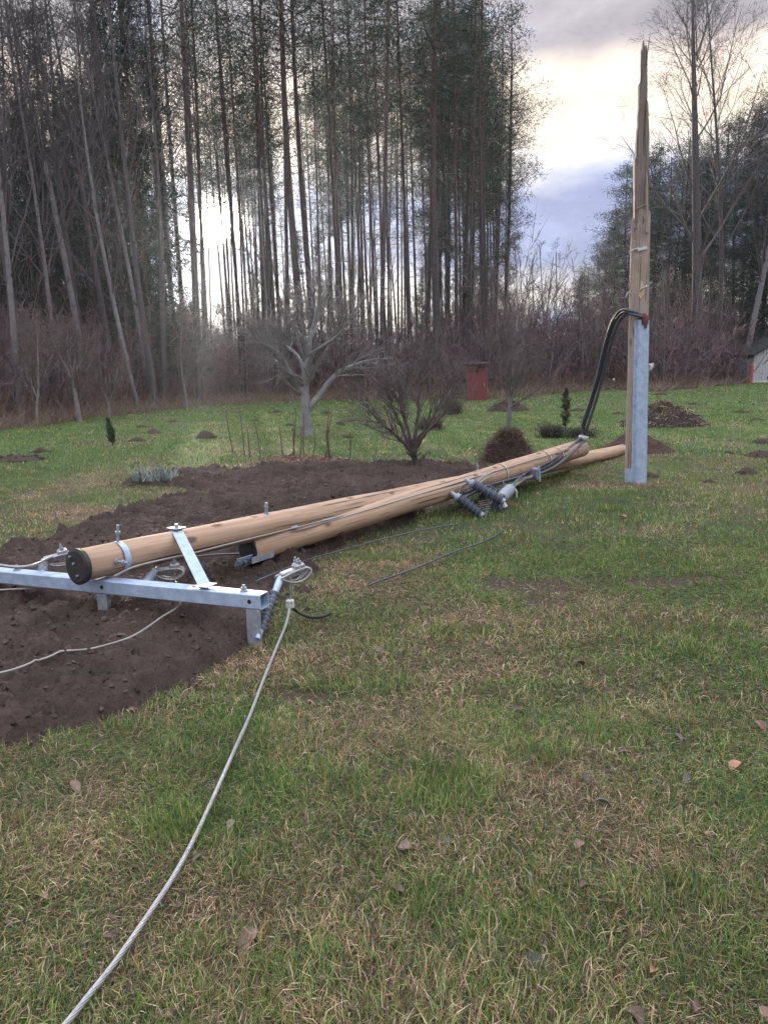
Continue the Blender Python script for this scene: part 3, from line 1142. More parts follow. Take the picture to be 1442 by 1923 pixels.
slab(1190.5, 1213, 292, 420, -.075, .06)
slab(1195.5, 1213.5, 205, 330, -.05, .07)
slab(1193.5, 1199, 240, 330, -.03, .05)
slab(1197, 1212.5, 152, 250, -.045, .05)
slab(1210, 1215.5, 186, 330, -.055, .0)
slab(1202.5, 1212.5, 90, 190, -.03, .03)
slab(1203, 1206.5, 80, 150, -.045, -.01)
slab(1187.5, 1193, 335, 430, -.07, .0)
slab(1206, 1211, 330, 440, -.135, -.09)
for k in range(13):
    px_ = rs.uniform(1190, 1214)
    py_ = rs.uniform(95, 400) if px_ > 1201 else rs.uniform(190, 420)
    q_ = dp(px_, py_, Ysp) - SB + np.array([0, rs.uniform(-.09, .03), 0])
    l_ = rs.uniform(.08, .38)
    e_ = q_ + np.array([rs.normal(0, .014), rs.normal(0, .012), l_])
    MB().tube([q_ - np.array([0, 0, .1]), q_, q_ + (e_ - q_) * .6, e_], [.008, .007, .005, .0012], 4).build('splinter', 'wood_grey', shafto, smooth=False)


def st_pt(ang, z_, rr):
    return np.array([rr * math.cos(ang), rr * math.sin(ang), z_]) + np.append(lean[:2] * z_, 0)


# galvanised guard channel over the cables, facing the viewer
GZ = (dp(1196, 602, Ysp) - SB)[2]
fa = R(-86)
m_ = MB()
prof = [(-0.108, 0.118), (-0.108, 0.126), (-0.078, 0.130), (-0.072, 0.184), (-0.050, 0.200), (0.050, 0.200), (0.072, 0.184), (0.078, 0.130), (0.108, 0.126), (0.108, 0.118)]
nrm = np.array([math.cos(fa), math.sin(fa)])
tan = np.array([-math.sin(fa), math.cos(fa)])
rows = []
for z_ in np.linspace(0.0, GZ, 14):
    sc = np.interp(z_, [0, GZ], [1, .90])
    rr_ = np.interp(z_, [0, SH], [SR0, SR1]) - SR0
    rows.append(np.array([np.append(tan * u_ * sc + nrm * (w_ + rr_) + lean[:2] * z_, z_) for u_, w_ in prof]))
rows = np.array(rows)
kr, kp = rows.shape[:2]
i, j = np.meshgrid(np.arange(kr - 1), np.arange(kp - 1), indexing='ij')
m_.add(rows.reshape(-1, 3), np.stack([i * kp + j, i * kp + j + 1, (i + 1) * kp + j + 1, (i + 1) * kp + j], -1).reshape(-1, 4))
m_.ngon(rows[-1])
guard = m_.build('cable_guard', 'galv', stand, smooth=False)
for z_ in (0.55, 1.05, 1.6):
    for sg in (-1, 1):
        c_ = np.append(tan * sg * .092 * (1 - .04 * z_) + nrm * (.130 - .005 * z_) + lean[:2] * z_, z_)
        MB().tube([c_, c_ + np.append(nrm * .010, 0)], 0.008, 6).build('bolt', 'galv_dark', guard)
# bent plate round the foot
m_ = MB()
rw = []
for z_ in (0.02, 0.21):
    rw.append([st_pt(a, z_, SR0 + .012) for a in np.linspace(R(-175), R(-112), 8)])
rw = np.array(rw)
m_.add(rw.reshape(-1, 3), [(k, k + 1, 8 + k + 1, 8 + k) for k in range(7)])
rw2 = rw + np.array([0.0, 0.006, 0])
m_.add(rw2.reshape(-1, 3), [(k, 8 + k, 8 + k + 1, k + 1) for k in range(7)])
m_.build('foot_collar', 'galv', stand)
# red seal where the cables come out of the guard
m_ = MB()
c0 = np.append(nrm * .175 + lean[:2] * GZ, GZ)
m_.tube([c0 + np.array([0.012, 0, -.05]), c0 + np.array([0.006, 0, .03]), c0 + np.array([-.02, 0, .07])], [0.050, 0.050, 0.036], 14)
m_.build('cable_seal', 'redseal', stand)
# spikes, hooks and tags left on the shaft
for px_, py_, ln, nm in ((1196, 470, .05, 'tag_plate'), (1197, 545, .05, 'hook')):
    q_ = dp(px_, py_, Ysp) - SB
    z_ = q_[2]
    rr_ = np.interp(z_, [0, SH], [SR0, SR1])
    m_ = MB()
    c_ = st_pt(R(-95), z_, rr_ + .006)
    if nm == 'tag_plate':
        m_.box(c_, (0.12, 0.012, 0.035), Matrix.Rotation(R(-12), 3, 'Y'), bev=.002)
        m_.tube([c_ + np.array([-.05, -.005, .01]), c_ + np.array([-.09, .05, .0]), c_ + np.array([-.14, .08, -.03])], 0.008, 6)
        m_.build('tag_plate', 'white', stand, smooth=False)
    else:
        m_.tube(spline([c_ + np.array([-.02, .0, -.02]), c_ + np.array([-.01, -.05, .0]), c_ + np.array([.03, -.07, .02]), c_ + np.array([.05, -.03, .04])], 12), 0.011, 7)
        m_.build('hook', 'galv_dark', stand)
        m_ = MB()
        pw = [c_ + np.array(t_) for t_ in ((-.03, -.001, -.01), (-.005, -.004, .10), (.04, -.001, .02), (.035, -.002, -.06), (-.01, -.002, -.12), (-.04, 0, -.08))]
        m_.ngon(np.array(pw)[::-1])
        m_.build('torn_patch', 'freshwood', stand, smooth=False)
        q2 = st_pt(R(190), z_ - .03, rr_)
        m_ = MB()
        m_.tube([q2, q2 + np.array([-.04, -.01, 0]), q2 + np.array([-.055, -.01, -.06])], 0.008, 6)
        m_.build('hook', 'galv_dark', stand)
z_ = (dp(1200, 390, Ysp) - SB)[2]
m_ = MB()
c_ = st_pt(R(-100), z_, .118)
m_.tube([c_ + np.array([-.08, .04, -.035]), c_, c_ + np.array([.05, 0, .025])], 0.006, 6)
m_.build('splinter', 'wood_old', stand)
z_ = (dp(1213, 690, Ysp) - SB)[2]
m_ = MB()
c_ = st_pt(R(-10), z_, .145)
m_.tube([c_ + np.array([-.01, 0, -.03]), c_ + np.array([.02, -.01, -.025]), c_ + np.array([.02, -.01, .03]), c_ + np.array([-.01, 0, .035])], [.018, .026, .026, .016], 9)
m_.tube(spline([c_ + np.array([.01, 0, .03]), c_ + np.array([.05, -.01, .05]), c_ + np.array([.055, -.01, .0])], 8), 0.007, 6)
m_.build('wire_insulator', 'white', stand)
m_ = MB()
m_.tube(spline([c_ + np.array([0, 0, -.03]), c_ + np.array([-.012, -.03, -.12]), c_ + np.array([-.025, -.04, -.3])], 10), 0.006, 5)
m_.build('earth_wire', 'rope', stand)

# ------------------------------------------------------------------ black cables from the guard to the fallen pole
g0 = SB + np.append(nrm * .175 + lean[:2] * GZ, GZ + .03)
tie = B0 + FB @ np.array([-0.03, RB1 + .03, LB - .02])
cable_px = [(1183, 587, .0), (1169, 588, .08), (1155, 606, .16), (1143, 640, .24), (1133, 680, .31), (1123, 720, .36), (1111, 760, .41), (1098, 800, .45)]
names = ['black cable of the bundle, outer one of the arch above the guard', 'black cable of the bundle, inner one of the arch', 'black cable of the bundle, rearmost of the three in the arch']
term_ends = [dp(938, 936, 8.2), dp(905, 928, 8.3), dp(862, 936, 8.2)]
clampP = dp(1000, 889, 9.75)
for k in range(3):
    o_ = np.array([[-.03, .0, .026], [.024, -.02, -.026], [.0, .04, .0]][k])
    pts = [g0 + np.array([0, 0, -.12]) + o_ * .7, g0 + o_ * .8]
    for px_, py_, f_ in cable_px:
        yy = Ysp - .17 + (tie[1] - Ysp + .1) * f_ * 2.1
        pts.append(dp(px_, py_, min(yy, tie[1])) + o_ * [1.15, 1.1, 1.0][k])
    pts += [tie + o_ * .8, dp(1045, 866, 10.25) + o_ * 1.2, clampP + o_ * 1.1]
    mid = [dp(985, 897, 9.4), dp(960, 908, 9.2), dp(930, 912, 9.0)][k]
    pts += [mid + o_, term_ends[k]]
    m_ = MB()
    m_.tube(spline(pts, 120), 0.0185, 10)
    tag(m_.build('power_cable', 'cable'), names[k], 'cable', 'black cables from the guard to the fallen pole')
m_ = MB()
tx = tie + np.array([0, 0, .0])
d_ = (dp(1100, 795, tie[1]) - tx)
d_ /= np.linalg.norm(d_)
m_.tube([tx - d_ * .03, tx - d_ * .028, tx + d_ * .03, tx + d_ * .032], [.055, .068, .068, .055], 16)
tag(m_.build('cable_clamp', 'white'), 'white plastic ring clamp holding the black cables at the pole end', 'clamp')
m_ = MB()
d_ = dp(1045, 866, 10.25) - clampP
d_ /= np.linalg.norm(d_)
fr = frame_from(d_)
m_.box(clampP, (.17, .15, .07), fr, bev=.012)
ck = m_.build('cable_clamp', 'insul_light', smooth=False)
tag(ck, 'grey cable clamp block on the bundle beside the ribbed insulators', 'clamp')
for sx_ in (-1, 1):
    m_ = MB()
    c_ = clampP + fr @ np.array([sx_ * .095, 0, 0])
    m_.tube([c_ - fr[:, 1] * .1, c_ + fr[:, 1] * .1], .011, 6)
    m_.build('clamp_bolt', 'galv', ck)


# ------------------------------------------------------------------ ribbed cable ends at the short pole
def shed_profile(L, core, shed, n, pitch_gap=.25):
    zz, rr = [0.0], [core]
    for k in range(n):
        z0_ = L * (k + .25) / n
        st_ = L / n
        zz += [z0_, z0_ + st_ * .28, z0_ + st_ * .40, z0_ + st_ * .55]
        sh_ = shed * (1.0 if k % 2 == 0 else .84)
        rr += [core, sh_ * .93, sh_, core]
    return zz + [L], rr + [core]


def lathe_along(m_, p0, p1, zz, rr, sides=14):
    d = (p1 - p0) / np.linalg.norm(p1 - p0)
    L = np.linalg.norm(p1 - p0)
    fr_ = frame_from(d)
    th_ = np.linspace(0, 2 * np.pi, sides, endpoint=False)
    v_ = []
    for z_, r_ in zip(zz, rr):
        v_.append(p0 + d * z_ + (np.cos(th_)[:, None] * fr_[:, 0] + np.sin(th_)[:, None] * fr_[:, 1]) * r_)
    v_ = np.array(v_)
    k = len(zz)
    i, j = np.meshgrid(np.arange(k - 1), np.arange(sides), indexing='ij')
    j2 = (j + 1) % sides
    m_.add(v_.reshape(-1, 3), np.stack([i * sides + j, i * sides + j2, (i + 1) * sides + j2, (i + 1) * sides + j], -1).reshape(-1, 4))
    m_.ngon(v_[0][::-1])
    m_.ngon(v_[-1])
    return m_


term_spec = [((886, 908), (941, 940), 8.2, .076, 'ribbed grey cable end slanting down to the right, topmost of the three'),
             ((859, 934), (901, 974), 8.10, .072, 'ribbed grey cable end slanting down onto the grass, leftmost of the three'),
             ((905, 926), (911, 970), 8.3, .062, 'upright ribbed grey cable end with cream rings, between the two slanting ones')]
for k, (a_, b_, Yd, rad, lab) in enumerate(term_spec):
    p, q_ = dp(*a_, Yd), dp(*b_, Yd - .05)
    q_[2] = max(q_[2], .05)
    t_ = thing('cable_termination', lab, 'insulator', p, 'ribbed cable ends by the short pole')
    L = np.linalg.norm(q_ - p)
    zz_, rr_ = shed_profile(L, rad * .6, rad, 12)
    lathe_along(MB(), np.zeros(3), q_ - p, zz_, rr_, 16).build('sheds', 'insul', t_)
    d_ = (q_ - p) / L
    m_ = MB()
    m_.tube([-d_ * .09, -d_ * .03, -d_ * .025, d_ * .012], [.022, .026, .045, .045], 10)
    m_.build('top_fitting', 'insul_light' if k != 2 else 'galv_dark', t_)
    m_ = MB()
    m_.tube([d_ * (L - .005), d_ * (L + .035)], [.04, .036], 10)
    m_.build('end_cap', 'galv_dark', t_)
    if k == 2:
        for s_ in range(5):
            m_ = MB()
            z_ = L * (.42 + .12 * s_)
            lathe_along(m_, d_ * z_, d_ * (z_ + .014), [0, .004, .01, .014], [rad * .8, rad * 1.03, rad * 1.03, rad * .8], 16)
            m_.build('ring', 'cream', t_)
# grey boot, links and wires joining them
p, q_ = dp(940, 936, 8.35), dp(962, 914, 8.7)
t_ = thing('cable_boot', 'pale grey tapered cable boot right of the ribbed cable ends', 'cable boot', p)
m_ = MB()
m_.tube([np.zeros(3), (q_ - p) * .2, (q_ - p) * .75, (q_ - p), (q_ - p) * 1.15], [.05, .072, .065, .03, .022], 12)
m_.build('body', 'insul_light', t_)
m_ = MB()
m_.tube(rel(t_, [q_ + np.array([.0, 0, .0]), dp(985, 898, 9.3), clampP - np.array([.02, .04, .03])]), [.02, .016, .018], 8)
m_.build('tail', 'cream', t_)
m_ = MB()
m_.tube(rel(t_, [dp(944, 944, 8.35), dp(947, 952, 8.35)]), [.03, .036], 9)
m_.build('nut', 'white', t_)
p = dp(946, 950, 8.35)
m_ = MB()
m_.tube(spline([p, dp(946, 965, 8.3), dp(947, 985, 8.0), gp(938, 1000, .05), gp(905, 1018, .05), gp(848, 1038, .055), gp(778, 1068, .05), gp(720, 1088, .05), gp(690, 1100, .03)], 60), .0075, 7)
tag(m_.build('earth_cable', 'cable'), 'thin black cable hanging from the ribbed ends and trailing over the grass', 'cable')
for k, (a_, b_, lab) in enumerate((((888, 905), (926, 886), 'left thin link wire between short pole and topmost ribbed end'), ((893, 906), (930, 884), 'middle thin link wire between short pole and topmost ribbed end'), ((900, 907), (934, 888), 'right thin link wire between short pole and topmost ribbed end'))):
    m_ = MB()
    m_.tube(spline([dp(*a_, 8.2), dp((a_[0] + b_[0]) / 2, (a_[1] + b_[1]) / 2 - 2, 8.5), dp(*b_, 8.85)], 10), .008, 6)
    tag(m_.build('link_wire', 'rope'), lab, 'wire', 'link wires on the short pole')
m_ = MB()
m_.tube(spline([dp(862, 934, 8.4), dp(876, 924, 8.4), dp(890, 918, 8.5), dp(940, 905, 8.8), dp(985, 892, 9.4)], 26), .012, 7)
tag(m_.build('jumper_wire', 'cable'), 'black jumper wire looping from the leftmost ribbed end along the pole', 'wire')
m_ = MB()
m_.box(dp(926, 955, 8.35), (.16, .10, .17), Matrix.Rotation(R(-20), 3, 'Y'), bev=.015)
bxo = tag(m_.build('surge_arrester', 'insul', smooth=False), 'dark grey arrester block lying behind the ribbed ends', 'arrester')
m_ = MB()
m_.tube(spline([dp(956, 912, 8.9), dp(968, 920, 8.8), dp(970, 934, 8.8)], 8), [.012] * 8, 6)
tag(m_.build('cable_tie', 'white'), 'white strap end hanging from the cable clamp', 'strap')


for k, (pp, lab) in enumerate([
        ([(884, 906, 8.2), (868, 914, 8.25), (862, 926, 8.15), (868, 938, 8.1), (880, 930, 8.2), (900, 918, 8.4)], 'thin black wire looping left of the topmost ribbed end'),
        ([(905, 924, 8.3), (914, 912, 8.3), (928, 918, 8.3), (932, 934, 8.25), (922, 948, 8.25), (908, 952, 8.2)], 'thin black wire looped between the ribbed ends'),
        ([(938, 934, 8.25), (952, 928, 8.4), (966, 908, 8.7), (980, 900, 9.1), (996, 892, 9.6)], 'thin black wire from the grey boot to the clamp block'),
        ([(944, 905, 8.75), (950, 920, 8.6), (942, 936, 8.3), (936, 950, 8.3), (944, 962, 8.2)], 'thin black wire curling down over the grey boot')]):
    m_ = MB()
    m_.tube(spline([dp(*q) for q in pp], 30), .0085, 6)
    tag(m_.build('jumper_wire', 'cable'), lab, 'wire', 'jumper wires among the ribbed ends')


# ------------------------------------------------------------------ tension insulators on the crossarm
def on_ground0(px_, py_, h):
    q_ = gp(px_, py_, h)
    return gp(px_, py_, surf(q_[0], q_[1]) + h)


def tension_set(name, lab, p, q_, clamp_dir, ribs=8, loops=True, k0=0.0):
    """Ribbed rod from p to q_, then dead-end clamp with wire loops."""
    t_ = thing(name, lab, 'insulator', p, 'tension insulators on the crossarm')
    L = np.linalg.norm(q_ - p)
    d_ = (q_ - p) / L
    m_ = MB()
    zz_, rr_ = shed_profile(L * .62, .014, .036, ribs)
    lathe_along(m_, d_ * L * .12, d_ * L * .74, zz_, rr_, 16)
    m_.build('sheds', 'insul_arm', t_)
    MB().tube([np.zeros(3), d_ * L * .13], .017, 10).build('end_fitting', 'galv', t_)
    MB().tube([d_ * L * .73, d_ * L * .93, d_ * L], [.020, .024, .016], 10).build('end_fitting', 'galv', t_)
    c_ = d_ * L
    cd = clamp_dir / np.linalg.norm(clamp_dir)
    fr_ = frame_from(cd)
    m_ = MB()
    m_.box(c_ + cd * .07, (.045, .05, .15), fr_, bev=.008)
    m_.box(c_ + cd * .13 + fr_[:, 1] * .02, (.075, .06, .07), fr_, bev=.012)
    cl_ = m_.build('clamp', 'alu', t_, smooth=False)
    for s_ in (-1, 1):
        m_ = MB()
        b0_ = c_ + cd * .13 + fr_[:, 0] * .022 * s_
        m_.tube([b0_ - fr_[:, 1] * .03, b0_ + fr_[:, 1] * .085], .007, 6)
        m_.tube([b0_ + fr_[:, 1] * .05, b0_ + fr_[:, 1] * .065], .014, 6)
        m_.build('clamp_bolt', 'galv_dark', cl_)
    if loops:
        for s_, w_ in ((-1, .055), (1, .062), (0, .05)):
            off = fr_[:, 0] * .035 * s_
            lp = [c_ - cd * .02 + off, c_ + cd * .05 + off - fr_[:, 1] * w_ * .9, c_ + cd * .13 + off - fr_[:, 1] * w_ * 1.1, c_ + cd * .19 + off * 1.3 - fr_[:, 1] * w_ * .4, c_ + cd * .17 + off + fr_[:, 1] * .01, c_ + cd * .08 + off + fr_[:, 1] * .012, c_ - cd * .02 + off]
            m_ = MB()
            m_.tube(spline(lp, 26), .0075, 7)
            m_.build('loop', 'alu', cl_)
    return t_


pR = on_ground0(484, 1200, .06)
qR = dp(528, 1083, pR[1] + .36)
tension_set('tension_insulator', 'ribbed tension insulator at the right end of the crossarm, conductor hanging from its clamp', pR, qR, np.array([.10, .02, -.03]) + np.array([0, .05, .05]), 9)
pM = arm_pt(0.93, 0.0, -AW / 2)
qM = dp(292, 1072, pM[1] + .40)
tension_set('tension_insulator', 'tension insulator behind the crossarm between the pole end and the brace', pM, qM, np.array([.12, .02, .0]), 6)
pL = arm_pt(1.80, 0.02, -AW / 2)
qL = dp(84, 1052, pL[1] + .33)
tension_set('tension_insulator', 'tension insulator behind the crossarm at the black sealed pole end', pL, qL, np.array([.12, .06, .02]), 5)


# ------------------------------------------------------------------ conductors
def stranded(pts, r, n, pitch=0.16, strands=7):
    """Twisted strands round a core."""
    c = spline(pts, n)
    t = np.gradient(c, axis=0)
    s = np.concatenate([[0], np.cumsum(np.linalg.norm(np.diff(c, axis=0), axis=1))])
    t /= np.linalg.norm(t, axis=1, keepdims=True)
    a = np.cross(t, [0, 0, 1.0])
    a /= np.linalg.norm(a, axis=1, keepdims=True) + 1e-9
    b_ = np.cross(t, a)
    m_ = MB()
    rs_ = r * 0.36
    m_.tube(c, r * .62, 6)
    for k in range(strands):
        ph = 2 * np.pi * (s / pitch + k / strands)
        m_.tube(c + (np.cos(ph)[:, None] * a + np.sin(ph)[:, None] * b_) * (r - rs_), rs_, 5)
    return m_


def on_ground(px_, py_, h):
    q_ = gp(px_, py_, h)
    for _ in range(2):
        q_ = gp(px_, py_, surf(q_[0], q_[1]) + h)
    return q_


cpx = [(497, 1272), (470, 1343), (441, 1408), (410, 1478), (370, 1565), (330, 1640), (281, 1715), (222, 1800), (170, 1866), (122, 1926), (40, 2020), (-80, 2150)]
hc = dp(545, 1085, qR[1])
conn = on_ground(545, 1134, .16)
pts = [hc, dp(545, 1108, (hc[1] + conn[1]) / 2), conn, on_ground(538, 1170, .09), on_ground(520, 1215, .05)] + [on_ground(a, b_, .035) for a, b_ in cpx]
tag(stranded(pts, .0085, 260).build('conductor', 'alu'), 'thick stranded aluminium conductor curving over the foreground grass', 'cable')
m_ = MB()
m_.box(conn, (.05, .035, .055), bev=.006)
cc_ = tag(m_.build('wire_connector', 'white', smooth=False), 'small white connector block on the foreground conductor', 'connector')
for s_ in (-1, 1):
    m_ = MB()
    m_.tube([conn + np.array([s_ * .012, -.02, .012]), conn + np.array([s_ * .012, .02, .012])], .007, 6)
    m_.build('bolt', 'galv_dark', cc_)
m_ = MB()
m_.tube(spline([conn + np.array([.01, 0, -.02]), on_ground(556, 1147, .07), on_ground(580, 1158, .045), on_ground(604, 1158, .045), on_ground(621, 1151, .05)], 24), .011, 8)
tag(m_.build('cable_tail', 'black'), 'short black cable tail curling from the white connector onto the grass', 'cable')
w1 = [(-120, 1290), (0, 1262), (90, 1243), (180, 1220), (250, 1192), (305, 1160), (340, 1130)]
m_ = MB()
wc = spline([on_ground(a, b_, .03 if a < 250 else .06) for a, b_ in w1] + [dp(330, 1092, qM[1])], 90)
wf = np.maximum(wc[:, 2], soil_h(wc[:, 0], wc[:, 1]) + .012)
for _ in range(6):
    wf = np.maximum(np.convolve(np.pad(wf, 2, 'edge'), np.ones(5) / 5, 'valid'), soil_h(wc[:, 0], wc[:, 1]) + .01)
wc[:, 2] = wf
m_.tube(wc, .0065, 6)
tag(m_.build('conductor', 'rope'), 'thin bare wire crossing the dug soil at the left edge', 'cable')
m_ = MB()
m_.tube(spline([on_ground(-60, 1110, .03), on_ground(20, 1107, .03), on_ground(95, 1102, .05), on_ground(150, 1085, .05)], 24), .0065, 6)
tag(m_.build('conductor', 'rope'), 'bare wire passing under the crossarm at the left edge', 'cable')
m_ = MB()
m_.tube(spline([arm_pt(2.4, .11, .04), dp(40, 1065, C_R[1] + .5), dp(100, 1045, qL[1] + .02)], 16), .0105, 7)
tag(m_.build('conductor', 'alu'), 'pale wire running left from the clamp at the sealed pole end', 'cable')


def on_shaft(B_, F_, L_, r0_, r1_, z_, ang, ex=.008):
    r_ = r0_ + (r1_ - r0_) * z_ / L_ + ex
    return B_ + F_ @ np.array([r_ * math.cos(ang), r_ * math.sin(ang), z_])


# local x of the poles points away or towards the viewer: pick the facing side
sA = 0.0 if (FA[:, 0])[1] < 0 else math.pi
sB_ = 0.0 if (FB[:, 0])[1] < 0 else math.pi
pts = [dp(215, 1082, C_R[1] + .42), dp(262, 1062, C_R[1] + .52)]
for z_, a_ in ((0.85, -28), (1.2, -24), (1.7, -20), (2.2, -16), (2.5, -8)):
    pts.append(on_shaft(A0, FA, LA, RA0, RA1, z_, sA + R(a_) * (1 if sA == 0 else -1), .014))
b42 = on_shaft(B0, FB, LB, RB0, RB1, .45, sB_ + R(40) * (1 if sB_ == 0 else -1), .02)
pts += [dp(463, 990, pts[-1][1]), dp(488, 1008, b42[1] - .05), b42]
for z_ in (0.9, 1.6, 2.6, 3.4, 4.2, 4.9, LB * .9):
    pts.append(on_shaft(B0, FB, LB, RB0, RB1, z_, sB_ + R(38) * (1 if sB_ == 0 else -1), .009))
m_ = MB()
m_.tube(spline(pts, 160), .0075, 6)
tag(m_.build('earth_wire', 'rope'), 'thin wire running along the long pole then down the short pole', 'wire')
pts = [on_shaft(A0, FA, LA, RA0, RA1, z_, sA + R(a_) * (1 if sA == 0 else -1), .010) for z_, a_ in ((2.3, -12), (2.8, -14), (3.6, -18), (4.6, -22), (5.6, -30))]
m_ = MB()
m_.tube(spline(pts, 50), .006, 6)
tag(m_.build('earth_wire', 'rope'), 'thin wire stapled along the side of the long pole', 'wire')
m_ = MB()
m_.tube(spline([on_ground(480, 1092, .03), on_ground(520, 1075, .035), on_ground(575, 1052, .04), on_ground(640, 1034, .05), on_ground(720, 1012, .05), on_ground(800, 994, .05), on_ground(860, 984, .05)], 60), .0065, 6)
tag(m_.build('black_wire', 'cable'), 'black wire on the ground along the near side of the short pole', 'wire')
m_ = MB()
m_.tube(spline([on_ground(330, 1050, .03), on_ground(400, 1042, .03), on_ground(450, 1040, .03)], 16), .008, 6)
tag(m_.build('black_wire', 'cable'), 'short black wire on the soil behind the brace', 'wire')

# ------------------------------------------------------------------ vegetation builders
MT['bark'] = col_mat('tree_bark', 0.95, 0, 0.8, 9.0, 0.35, 6.0)
MT['needles'] = col_mat('conifer_needles', 0.7, 0.12, 0, spec=0.2)
MT['twigs'] = col_mat('bare_twigs', 0.9, 0, 0)


def unit(v):
    return v / (np.linalg.norm(v) + 1e-9)


def grow(m_, tw, rg, p, d, L, r, lvl, spec, col, curve=None):
    """One branch with its children; the finest shoots are collected in tw."""
    S = spec[lvl]
    n = S['n']
    pts = [np.array(p, float)]
    dd = np.array(d, float)
    for _ in range(n):
        dd = unit(dd + rg.normal(0, S['wig'], 3) + np.array([0, 0, S['up']]))
        pts.append(pts[-1] + dd * L / n)
    pts = np.array(pts)
    rad = r * (1 - np.linspace(0, 1, n + 1) * S.get('taper', .85))
    m_.tube(pts, rad, S['sides'], False, col)
    kids(m_, tw, rg, pts, rad, L, lvl, spec, col)


def kids(m_, tw, rg, pts, rad, L, lvl, spec, col):
    S = spec[lvl]
    n = len(pts) - 1
    k = max(1, int(S['kids'] * rg.uniform(.8, 1.2)))
    last = lvl + 1 >= len(spec)
    ts = np.sort(rg.uniform(S['from'], 1.0, k))
    ph = rg.uniform(0, 6.28)
    for t in ts:
        f = t * n
        i = min(int(f), n - 1)
        q = pts[i] + (pts[i + 1] - pts[i]) * (f - i)
        ax = unit(pts[i + 1] - pts[i])
        ph += 2.4 + rg.normal(0, .4)
        fr_ = frame_from(ax)
        sd_ = fr_[:, 0] * math.cos(ph) + fr_[:, 1] * math.sin(ph)
        a = rg.normal(S['ang'], .15)
        d = unit(ax * math.cos(a) + sd_ * math.sin(a))
        l = L * S['len'] * (1 - S.get('shrink', .6) * (t - S['from']) / (1 - S['from'] + 1e-6)) * rg.uniform(.7, 1.25)
        rr = max(np.interp(f, np.arange(n + 1), rad) * S.get('rk', .5), .004)
        if last:
            tw.append((q, d, l, rr))
        else:
            grow(m_, tw, rg, q, d, l, rr, lvl + 1, spec, col)


def shoots(m_, tw, rg, w, col, per=4, droop=0.0, lenk=.55):
    """Turn the collected fine shoots into thin cones with side twiglets."""
    if not tw:
        return
    P = np.array([t[0] for t in tw])
    D = np.array([t[1] for t in tw])
    L = np.array([t[2] for t in tw])
    e = P + D * L[:, None] + np.array([0, 0, -1.0]) * (droop * L)[:, None] + rg.normal(0, .06, P.shape) * L[:, None]
    m_.cones(P, e, np.full(len(P), w), col)
    n = len(P) * per
    idx = np.repeat(np.arange(len(P)), per)
    t = rg.uniform(.15, 1, n)[:, None]
    q = P[idx] * (1 - t) + e[idx] * t
    d = D[idx] + rg.normal(0, .55, (n, 3))
    d /= np.linalg.norm(d, axis=1, keepdims=True)
    l = L[idx] * lenk * rg.uniform(.5, 1.2, n)
    m_.slivers(q, q + d * l[:, None] + np.array([0, 0, -1.0]) * (droop * l)[:, None], w * 1.5, col, rg)


def clumps(m_, rg, c, rad, per, ln, w, base, flat=.6, dirs=None):
    """Needle tufts: many small slivers round each centre."""
    n = len(c) * per
    idx = np.repeat(np.arange(len(c)), per)
    o = rg.normal(0, 1, (n, 3)) * np.array([1, 1, flat]) * (rad if np.ndim(rad) == 0 else rad[idx][:, None]) * .5
    p = c[idx] + o
    d = rg.normal(0, 1, (n, 3)) + np.array([0, 0, .35])
    d /= np.linalg.norm(d, axis=1, keepdims=True)
    col = np.asarray(base)[None] * rg.uniform(.55, 1.45, (n, 1)) * rg.uniform(.85, 1.15, (n, 3))
    m_.slivers(p, p + d * (ln * rg.uniform(.6, 1.2, n))[:, None], w, col, rg)


def trunk_mesh(rg, H, r0, r1, bend, cfun, n=16, sides=9):
    zz = np.linspace(-.2, H, n)
    ph = rg.uniform(0, 6.28, 2)
    x = bend * (np.sin(zz / H * 3 + ph[0]) - math.sin(ph[0]))
    y = bend * (np.sin(zz / H * 2.3 + ph[1]) - math.sin(ph[1]))
    pts = np.stack([x, y, zz], 1)
    rad = r1 + (r0 - r1) * (1 - zz / H).clip(0, 1.05) ** .85
    rad[0] *= 1.25
    m_ = MB()
    m_.tube(pts, rad, sides, True)
    v = m_.v[0]
    m_.c[0] = cfun(v[:, 2] / H)
    for k in range(1, len(m_.c)):
        m_.c[k] = np.repeat(cfun(np.array([m_.v[k][:, 2].mean() / H])), len(m_.v[k]), 0)
    return m_, pts, rad


def pine_col(t):
    t = np.clip((np.asarray(t) - .3) / .4, 0, 1)[:, None]
    return (1 - t) * np.array([.060, .050, .054]) + t * np.array([.090, .062, .056])


